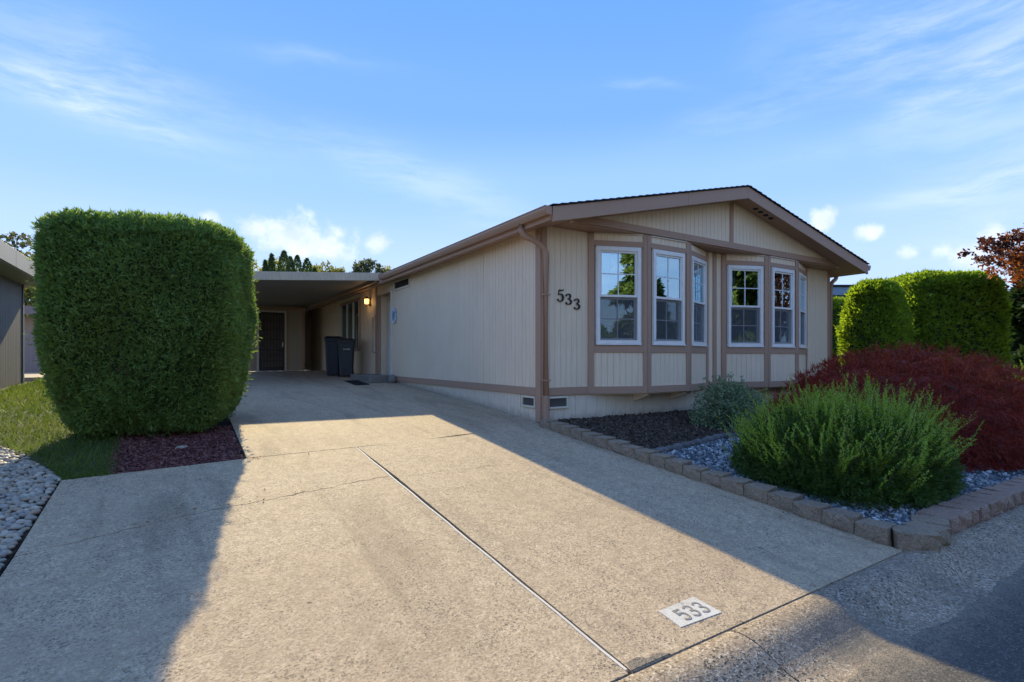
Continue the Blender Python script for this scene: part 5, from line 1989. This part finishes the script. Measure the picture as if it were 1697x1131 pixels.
# laceleaf maple mound
def laceleaf():
    c = np.array([4.52, -2.80, -.32]); rad = np.array([2.30, 1.64, 1.36])
    t = thing('laceleaf_maple', 'low spreading deep red laceleaf maple mound beside the yew', 'maple', tuple(c))
    # arching limbs
    tr = MB()
    for i in range(9):
        a = i * .7
        tip = c + np.array([math.cos(a) * 1.4, math.sin(a) * 1.0, .75])
        tr.tube(bez(tuple(c + (0, 0, -.05)), tuple(c + (math.cos(a) * .2, math.sin(a) * .2, .7)), tuple(c + (math.cos(a) * .8, math.sin(a) * .6, 1.15)), tuple(tip), 7), [.05, .045, .04, .034, .028, .022, .016, .010], 6)
    tr.build('limbs', 'bark', t)
    # cascading layered clumps
    n = 24000
    P = mound_pts(n, c, rad)
    tier = P[:, 2] * 4.2 + wob3(P * np.array([1, 1, .2]), 3.0, 1.0) * 1.1
    tier = tier - np.floor(tier)
    lay = (.5 - tier) * .13 + wob3(P * np.array([1, 1, 1.6]), 3.2, 1.0) * .06 + wob3(P, 9.0, 2.0) * .03
    depth = rng.random(n) ** 2.2 * .22
    Q = P * (1 + lay - depth)[:, None] * rad
    Q[:, 2] = np.where(Q[:, 2] < .04, .04 + rng.random(n) * .08, Q[:, 2])
    Q = Q + c
    D = unit(P * np.array([1, 1, .2]) * .8 + np.array([0, 0, -.55]) + rng.normal(0, .25, (n, 3)))
    V, F = sprays(Q, D, rng.uniform(.05, .12, n), rng.uniform(.005, .010, n), 6, .5, .3)
    np_mesh('leaves', V, F, 'laceleaf', t)
    # sprigs standing off the top
    n = 500
    P = mound_pts(n, c, rad, zmin=.3)
    Q = P * rad * 1.03 + c
    V, F = sprays(Q, unit(P + np.array([0, 0, .4])), rng.uniform(.10, .2, n), .011, 5, .4)
    np_mesh('leaf_sprigs', V, F, 'laceleaf', t)
    g = np.array([p for p in mound_pts(1, c, rad)])
    core = MB()  # solid dome under the leaves, blocking light through the mound
    ring_prev = None
    N = 20
    rows = []
    for j in range(8):
        ph = j / 7 * math.pi / 2
        rows.append([(c[0] + math.cos(ph) * math.cos(2 * math.pi * i / N) * rad[0] * .78, c[1] + math.cos(ph) * math.sin(2 * math.pi * i / N) * rad[1] * .78, c[2] + math.sin(ph) * rad[2] * .78) for i in range(N)])
    for j in range(7):
        for i in range(N):
            core.face([rows[j][i], rows[j][(i + 1) % N], rows[j + 1][(i + 1) % N], rows[j + 1][i]])
    core.build('occluder_shell', 'laceleaf', t)


laceleaf()


def yew(name, label, c, rad, nsprig, nlow, seed=0, h=(.20, .42)):
    c = np.array(c); rad = np.array(rad)
    t = thing(name, label, 'shrub', tuple(c))
    # low dark body
    P = mound_pts(nlow, c, rad, zmin=-.02)
    e = 3.0
    r = (np.abs(P) ** e).sum(1) ** (1 / e)
    P = P / r[:, None]
    Q = P * rad * (.80 + rng.uniform(-.16, .08, nlow) + wob3(P, 5, seed) * .05)[:, None] + c
    D = unit(P * np.array([1, 1, .3]) + np.array([0, 0, .35]))
    V, F = sprays(Q, D, rng.uniform(.035, .075, nlow), rng.uniform(.006, .012, nlow), 4, .6)
    np_mesh('old_needles', V, F, 'yew', t)
    # upright new shoots with needles all along, crowding the upper half
    ns = nsprig
    P = mound_pts(ns, c, rad, zmin=.30)
    low = rng.random(ns) < .14
    P = np.where(low[:, None], mound_pts(ns, c, rad, zmin=.05), P)
    r = (np.abs(P) ** e).sum(1) ** (1 / e)
    P = P / r[:, None]
    S = P * rad * (.82 + rng.uniform(-.34, .03, ns))[:, None] + c
    out = P * np.array([1, 1, 0])
    D = unit(out * (np.abs(out).max(1, keepdims=True) ** 3.0) * .75 + np.array([0, 0, 1.0]) + rng.normal(0, .10, (ns, 3)))
    L = rng.uniform(*h, ns) * np.where(rng.random(ns) < .25, 1.25, .95)
    bend = rng.normal(0, .06, (ns, 3)) * np.array([1, 1, 0])
    m = 64
    tt = np.linspace(.02, 1, m)
    C = S[:, None] + D[:, None] * (L[:, None] * tt[None])[..., None] + bend[:, None] * (tt ** 2)[None, :, None]
    C = C.reshape(-1, 3)
    Dr = np.repeat(D, m, 0)
    ttr = np.tile(tt, ns)
    side = unit(np.cross(Dr, rng.normal(size=Dr.shape)))
    nl = np.interp(ttr, [0, .25, .85, 1], [.9, 1.0, .7, .45]) * rng.uniform(.023, .037, len(ttr))
    tip = C + unit(side + Dr * rng.uniform(.4, 1.0, (len(C), 1))) * nl[:, None]
    w = unit(np.cross(side, Dr)) * rng.uniform(.0040, .0062, (len(C), 1))
    mid = (C + tip) / 2
    V = np.stack([C, mid - w, tip, mid + w], 1).reshape(-1, 3)
    F = np.arange(len(V)).reshape(-1, 4)
    np_mesh('new_shoots', V, F, 'yew_tip', t)
    stm = MB()
    for i in range(0, ns, 2):
        a = S[i] - D[i] * .10; b = S[i] + D[i] * L[i] * .85 + bend[i] * .7
        stm.tube([tuple(a), tuple(b)], [.0035, .0015], 3, False)
    stm.build('stems', 'bark', t)
    core = MB()  # dark dome under the needles, blocking light through the shrub
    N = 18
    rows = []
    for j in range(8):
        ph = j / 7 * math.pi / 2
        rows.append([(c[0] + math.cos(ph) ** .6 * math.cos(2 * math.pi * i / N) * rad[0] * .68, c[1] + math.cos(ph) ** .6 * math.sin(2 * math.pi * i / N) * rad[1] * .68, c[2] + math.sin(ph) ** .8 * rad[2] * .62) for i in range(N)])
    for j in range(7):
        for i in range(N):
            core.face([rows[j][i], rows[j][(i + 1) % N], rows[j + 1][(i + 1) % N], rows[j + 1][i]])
    core.build('occluder_shell', 'hedge_core', t)


yew('yew_shrub', 'bushy bright green yew with upright shoots at the corner of the block border', (1.17, -3.53, -.32), (1.14, .94, .84), 1250, 28000, 1.0)
yew('yew_shrub', 'small green yew with upright shoots beyond the red maple at the picture edge', (9.8, -2.7, -.25), (.9, .8, 1.05), 320, 4000, 2.0)


def broadleaf_shrub(name, label, c, rad, n, mat):
    c = np.array(c); rad = np.array(rad)
    t = thing(name, label, 'shrub', tuple(c))
    st_ = MB()
    tips = []
    for i in range(46):
        a = rng.uniform(0, 2 * math.pi); q = rng.uniform(.2, 1)
        tip = c + np.array([math.cos(a) * rad[0] * q * 1.02, math.sin(a) * rad[1] * q * 1.02, rad[2] * (1.12 - .55 * q * q) * rng.uniform(.85, 1.12)])
        p = bez(tuple(c), tuple(c + (0, 0, rad[2] * .4)), tuple((c + tip) / 2 + (0, 0, rad[2] * .25)), tuple(tip), 6)
        st_.tube(p, [.008, .007, .006, .005, .004, .003, .002], 4, False)
        tips.append(p)
    st_.build('stems', 'bark', t)
    P = mound_pts(n, c, rad, zmin=0.0)
    Q = P * rad * (1 - rng.random(n) ** 1.6 * .5 + wob3(P, 4, 1) * .09)[:, None] + c
    # leaves along the tips too
    T = np.array([p[k] for p in tips for k in (3, 4, 5, 6)])
    T = np.repeat(T, 9, 0) + rng.normal(0, .025, (len(T) * 9, 3))
    Q = np.concatenate([Q, T])
    D = unit(rng.normal(size=Q.shape) + np.array([0, 0, .6]))
    V, F = sprays(Q, D, rng.uniform(.028, .046, len(Q)), rng.uniform(.016, .026, len(Q)), 2, .7)
    np_mesh('leaves', V, F, mat, t)


broadleaf_shrub('broadleaf_shrub', 'loose grey green variegated shrub in front of the right bay', (2.55, -1.25, -.10), (.62, .55, .70), 5600, 'varieg')


# ---- trees
def limb_tree(name, label, loc, h, crown_c, crown_r, mat, nclump, per, lsize, trunk_r=.12, seed=0, group=None, cat='tree', nlimb=9, base=.25, k=3, holes=.35, limbs_only=False, flat=1.0):
    rr = np.random.default_rng(seed)
    loc = np.array(loc, float)
    t = thing(name, label, cat, tuple(loc), group)
    cc = loc + np.array(crown_c); cr = np.array(crown_r)
    tk = MB()
    top = loc + np.array([rr.normal(0, .04) * h, rr.normal(0, .04) * h, h * .72])
    tk.tube(bez(tuple(loc - (0, 0, .1)), tuple(loc + (rr.normal(0, .02) * h, 0, h * .25)), tuple((loc + top) / 2 + rr.normal(0, .03, 3) * h), tuple(top), 8), [trunk_r * (1 - .085 * i) for i in range(9)], 8)
    tk.build('trunk', 'bark', t, smooth=True)
    lb = MB()
    ends = []
    for i in range(nlimb):
        s = rr.uniform(base, .72)
        st_ = loc + (top - loc) * (s / .72 * .95)
        d = unit(rr.normal(size=(1, 3)))[0]
        tip = cc + d * cr * rr.uniform(.55, .95)
        md = (st_ + tip) / 2 + np.array([0, 0, .08 * h])
        p = bez(tuple(st_), tuple(st_ + (md - st_) * .5), tuple(md), tuple(tip), 6)
        lb.tube(p, [trunk_r * .5 * (1 - .15 * j) for j in range(7)], 5, False)
        ends += [np.array(q) for q in p[3:]]
    lb.build('limbs', 'bark', t)
    C = []
    u = unit(rr.normal(size=(nclump, 3)))
    rad = rr.uniform(.35, 1.0, nclump) ** .6
    C = cc + u * cr * rad[:, None]
    E = np.array(ends)
    C = np.concatenate([C, E])
    hole = wob3(C, 1.6 / max(cr) * 2.2, seed) > holes
    C = C[~hole]
    cs = rr.uniform(.10, .22, len(C)) * float(np.mean(cr))
    P = np.repeat(C, per, 0) + unit(rr.normal(size=(len(C) * per, 3))) * (np.repeat(cs, per) * rr.random(len(C) * per) ** .5)[:, None] * np.array([1.15, 1.15, .8])
    D = unit(P - cc + rr.normal(0, .5, P.shape) * np.mean(cr))
    V, F = sprays(P, D, rr.uniform(*lsize, len(P)), rr.uniform(lsize[0], lsize[1], len(P)) * .55, k, .8)
    np_mesh('crown', V, F, mat, t)
    return t


def conifer(name, label, loc, h, r, mat, seed=0, group=None, n=5200, column=False, lsz=None, nlay=None):
    rr = np.random.default_rng(seed)
    loc = np.array(loc, float)
    t = thing(name, label, 'tree', tuple(loc), group)
    MB().tube([tuple(loc - (0, 0, .1)), tuple(loc + (0, 0, h * .5)), tuple(loc + (0, 0, h * .96))], [r * .10, r * .06, .015], 7).build('trunk', 'bark', t)
    z = rr.random(n)
    if column:
        z = .03 + .97 * z
        prof_ = np.interp(z, [0, .1, .55, .85, .95, 1], [.7, .95, 1, .72, .42, .05])
        rad = r * prof_ * np.sqrt(rr.uniform(.55, 1.05, n))
        a = rr.uniform(0, 2 * math.pi, n)
        P = loc + np.stack([np.cos(a) * rad, np.sin(a) * rad, z * h], 1)
        D = unit(np.stack([np.cos(a) * .5, np.sin(a) * .5, np.full(n, 1.0)], 1) + rr.normal(0, .2, (n, 3)))
        ls = lsz or (.10 * r + .10, .22 * r + .14)
        V, F = sprays(P, D, rr.uniform(*ls, n), rr.uniform(*ls, n) * .4, 2, .4)
    else:
        # drooping boughs in whorls
        nb = nlay or int(h * 9)
        bz = np.sort(.06 + .93 * rr.random(nb) ** .85)
        ba = rr.uniform(0, 2 * math.pi, nb)
        bl = r * (1 - bz) ** .85 * rr.uniform(.65, 1.15, nb) + .12
        per = max(6, n // nb)
        s = rr.random((nb, per)) ** .7
        x = np.cos(ba)[:, None] * bl[:, None] * s
        y = np.sin(ba)[:, None] * bl[:, None] * s
        zz = bz[:, None] * h + bl[:, None] * (.12 * s - .42 * s * s)
        P = np.stack([x, y, zz], -1).reshape(-1, 3) + rr.normal(0, .05 * r, (nb * per, 3)) + loc
        D = np.stack([np.repeat(np.cos(ba), per), np.repeat(np.sin(ba), per), np.full(nb * per, -.25)], 1)
        D = unit(D + rr.normal(0, .35, D.shape))
        ls = lsz or (.12 * r + .06, .2 * r + .10)
        V, F = sprays(P, D, rr.uniform(*ls, len(P)), rr.uniform(*ls, len(P)) * .35, 3, .5, .2)
    np_mesh('crown', V, F, mat, t)
    return t


# orange maple whose crown enters at the right edge, dark evergreen behind
limb_tree('maple_tree', 'orange red maple tree reaching in over the right hedge', (11.0, -4.0, -.25), 4.4, (.0, .6, 3.15), (1.55, 1.6, .95), 'mapleorange', 100, 30, (.05, .11), .10, 11, nlimb=14, base=.3, holes=.32)
t = limb_tree('maple_tree', 'thin maple branch with purplish leaves against the sky at the right edge', (12.1, -3.3, -.25), 4.6, (-2.05, .9, 3.42), (1.4, .8, .30), 'mapledark', 44, 20, (.05, .11), .08, 21, nlimb=8, base=.5, holes=.22)
conifer('conifer_tree', 'dark broad evergreen behind the right end of the wide hedge', (14.1, -1.95, -.2), 3.7, 1.45, 'conifer', 5, None, 9000)

# columnar evergreens behind the carport roof
colpos = [(-0.62, 24.6, 6.0), (-0.22, 25.3, 6.5), (0.02, 22.8, 6.25), (0.47, 23.7, 6.15), (0.95, 24.5, 6.4), (1.22, 23.2, 6.05), (1.78, 24.1, 5.75)]
names_ = ['columnar evergreen behind the carport, leftmost one beside the hedge', 'slim columnar evergreen, second from the hedge behind the carport', 'tallest and widest columnar evergreen behind the carport roof',
          'columnar evergreen just right of the tallest one behind the carport', 'columnar evergreen fifth from the hedge behind the carport roof', 'stubby broad columnar evergreen standing apart behind the carport roof',
          'lowest columnar evergreen, last to the right behind the carport']
wid = [.20, .25, .40, .33, .38, .42, .30]
for i, (x, y, h) in enumerate(colpos):
    conifer('columnar_tree', names_[i], (x, y, .3), h - .3 + .1, wid[i], 'column', 40 + i, 'columnar evergreens behind the carport', 3400, True, (.08, .17))
far = [((8.0, 50.7, .4), 10.3, (2.6, 2.6, 2.6), 'decid', 'loose yellow green tree rising behind the stubby evergreen'),
       ((4.5, 58.8, .4), 11.6, (3.2, 3.2, 3.0), 'decid', 'pale yellow tree between the columnar evergreens'),
       ((11.9, 52.0, .4), 9.9, (2.2, 2.2, 2.0), 'decid', 'low yellow tree at the middle of the carport roof line'),
       ((11.6, 46.5, .4), 10.2, (2.0, 2.0, 2.4), 'decid_grey', 'grey green tree left of the house eave behind the carport'),
       ((14.4, 47.6, .4), 9.9, (3.0, 2.6, 2.2), 'decid', 'yellowing tree touching the house eave behind the carport'),
       ((-14.9, 45.0, .4), 9.2, (2.4, 2.4, 2.8), 'decid_grey', 'grey and yellow tree above the slate house roof'),
       ((-12.6, 39.0, .4), 6.8, (2.2, 2.0, 2.2), 'decid', 'yellow tree seen under the slate house roof edge'),
       ((-17.8, 44.0, .4), 8.6, (2.2, 2.2, 2.4), 'decid', 'yellow tree at the far left above the slate roof')]
for i, (l, h, cr, mt_, lb) in enumerate(far):
    limb_tree('deciduous_tree', lb, l, h, (0, 0, h - cr[2] * .95), cr, mt_, 130, 18, (.22, .42), .16, 60 + i, 'trees far behind the carport and houses', k=2, holes=.42)

# ================================================================== NEIGHBOURS
nb = thing('neighbour_house', 'slate grey house with pale flat roof edge at the left edge', 'house', (-9.7, 9.0, .25))
f_nb = frame_xy((-7.65, 3.0), (-7.65, 10.75))
m = MB()
m.box(-11.6, -7.66, 3.0, 10.75, .05, 2.78)
nbw = m.build('house_wall', 'greypaint', nb)
siding(f_nb, [(0.02, .12), (7.63, .12), (7.63, 2.72), (0.02, 2.72)], nbw, 'greypaint', pitch=.13, groove=.016, name='siding_board', d0=-.012, d1=.008)
MB().obox(f_nb, 7.64, 7.75, .08, 2.78, -.004, .03).build('trim_board', 'greypaint', nb)
m = MB()
m.box(-12.0, -7.17, 2.6, 11.5, 2.70, 3.02)
m.build('roof', 'greyfascia', nb, .01)
for a, b in ((2.6, 7.55), (7.56, 11.5)):
    MB().box(-7.168, -7.14, a, b, 2.715, 3.05).build('fascia_board', 'greyfascia', nb, .004)
pad = MB().box(-13.0, -7.3, 14.6, 22.0, .20, .375)
tag(pad.build('patio_slab', 'concrete'), 'bright concrete slab beyond the slate house', kind='structure')

fence = thing('board_fence', 'mauve board fence seen between the slate house and the left hedge', 'fence', (-9, 22.2, .3))
x = -12.5
while x < -6.2:
    MB().box(x, x + .142, 22.2, 22.225, .38, 2.03 + random.uniform(-.008, .008)).build('fence_board', 'mauve', fence)
    x += .150
MB().box(-12.5, -6.2, 22.23, 22.27, .6, .70).build('rail', 'mauve', fence)
MB().box(-12.5, -6.2, 22.23, 22.27, 1.75, 1.85).build('rail', 'mauve', fence)
bh = thing('back_house', 'tan house with a mauve roof edge behind the mauve fence', 'house', (-11, 26, .3))
MB().box(-14.5, -6.5, 25.7, 30.0, .2, 2.9).build('house_wall', 'tan2', bh)
MB().box(-14.7, -6.3, 25.2, 30.2, 2.90, 3.28).build('roof', 'mauve', bh)
MB().box(-9.55, -8.9, 25.66, 25.70, 1.2, 2.7).build('window', 'dark', bh)

blue = thing('blue_house', 'pale blue house roof and wall showing above the dark hedge on the right', 'house', (18.5, 6.0, 0))
f_bl = frame_xy((15.0, 5.9), (21.0, 2.3))
m = MB()
m.obox(f_bl, 0, f_bl.L, 0, 3.35, -6.0, 0.0)
bw = m.build('house_wall', 'bluewall', blue)
m = MB()
m.obox(f_bl, -.5, f_bl.L + .5, 3.36, 3.66, -6.4, .40)
m.build('roof_fascia', 'bluetrim', blue)
m = MB()
m.obox(f_bl, -.55, f_bl.L + .55, 3.661, 3.74, -6.45, .45)
m.build('roof', 'shingle', blue)
siding(f_bl, [(0.0, 1.6), (f_bl.L, 1.6), (f_bl.L, 3.355), (0.0, 3.355)], bw, 'bluewall', pitch=.2)

# ---- across the street: what the windows mirror
conifer('conifer_tree', 'tall sunlit fir across the street mirrored in the leftmost window', (3.75, -20.0, -.55), 9.6, 2.3, 'conifer_green', 71, 'trees across the street', 9000)
conifer('conifer_tree', 'fir across the street mirrored low in the second window', (22.9, -20.0, -.55), 6.6, 2.0, 'conifer', 72, 'trees across the street', 5000)
conifer('conifer_tree', 'very tall green fir across the street mirrored in the right bay', (10.2, -18.0, -.55), 14.0, 4.2, 'conifer_green', 73, 'trees across the street', 14000)
conifer('conifer_tree', 'dark fir far along the street mirrored in the narrow windows', (27.5, -20.5, -.55), 5.4, 2.2, 'conifer', 74, 'trees across the street', 5000)
limb_tree('maple_tree', 'orange maple across the street mirrored in the right bay', (23.6, -12.6, -.5), 6.0, (0, 0, 4.0), (2.3, 2.3, 1.9), 'mapledark', 40, 12, (.09, .18), .12, 75, 'trees across the street', holes=.12)
for i, (x, y, hx, hy, hz) in enumerate([(-0.6, -21.0, 3.0, 1.3, 1.9), (5.6, -22.5, 3.0, 1.2, 1.7), (24.8, -22.0, 3.4, 1.2, 2.2)]):
    hedge('garden_hedge', ['long hedge across the street, farthest left in the mirrored view', 'rounded hedge across the street mirrored under the tall fir', 'tall hedge across the street mirrored in the second window'][i],
          (x, y, -.5 + hz * .95), (hx, hy, hz), 0, 'hedge', 5000, (.12, .24), (.05, .10), 3.0, (.9, .8), 'hedge', 'hedges across the street', bump_=.22, seed=20 + i)
ch = thing('far_house', 'tan house across the street with low gable roof', 'house', (10, -24, -.6))
MB().box(4.0, 20.0, -27.0, -21.5, -.6, 2.2).build('house_wall', 'tan2', ch)
m = MB()
m.solid([(3.6, -27.4, 2.2), (20.4, -27.4, 2.2), (20.4, -21.1, 2.2), (3.6, -21.1, 2.2)], [(3.6, -24.3, 3.3), (20.4, -24.3, 3.3), (20.4, -24.2, 3.3), (3.6, -24.2, 3.3)])
m.build('roof', 'shingle', ch)
ol = np_mesh('lawn_ground', [(-200, -60, -.50), (200, -60, -.50), (200, -11.35, -.50), (-200, -11.35, -.50)], [(0, 1, 2, 3)], 'lawn')
tag(ol, 'front lawns on the far side of the street', kind='structure')

# few dead leaves and twigs on the concrete
n = 46
x = np.concatenate([rng.normal(-4.2, .35, 14), rng.uniform(-5, -.4, 16), rng.normal(-3.8, .05, 16)])
y = np.concatenate([np.interp(x[:14], [c[0] for c in CRACK], [c[1] for c in CRACK]) + rng.normal(0, .03, 14), rng.uniform(-4.4, 2, 16), rng.normal(-.27, .03, 16)])
n2 = 150
aa = rng.uniform(math.pi * .75, math.pi * 1.9, n2)
rr_ = rng.uniform(.92, 1.25, n2)
x = np.concatenate([x, 1.17 + np.cos(aa) * rr_ * 1.14, rng.uniform(.1, 2.0, 40), rng.uniform(-4.95, -3.9, 24)])
y = np.concatenate([y, -3.53 + np.sin(aa) * rr_ * .94, rng.uniform(-1.8, -.1, 40), rng.uniform(-.25, .7, 24)])
n = len(x)
P = np.stack([x, y, gz(x, y) + np.where((x > .05) | (x < -3.87), .026, .006)], 1)
D = unit(np.stack([rng.normal(size=n), rng.normal(size=n), rng.uniform(0, .3, n)], 1))
V, F = sprays(P, D, rng.uniform(.012, .03, n), rng.uniform(.006, .014, n), 2, .5)
V[:, 2] = np.maximum(V[:, 2], gz(V[:, 0], V[:, 1]) + .004)
o = np_mesh('leaf_litter', V, F, 'leaflitter')
tag(o, 'scattered dry leaf scraps along the driveway cracks', kind='stuff')
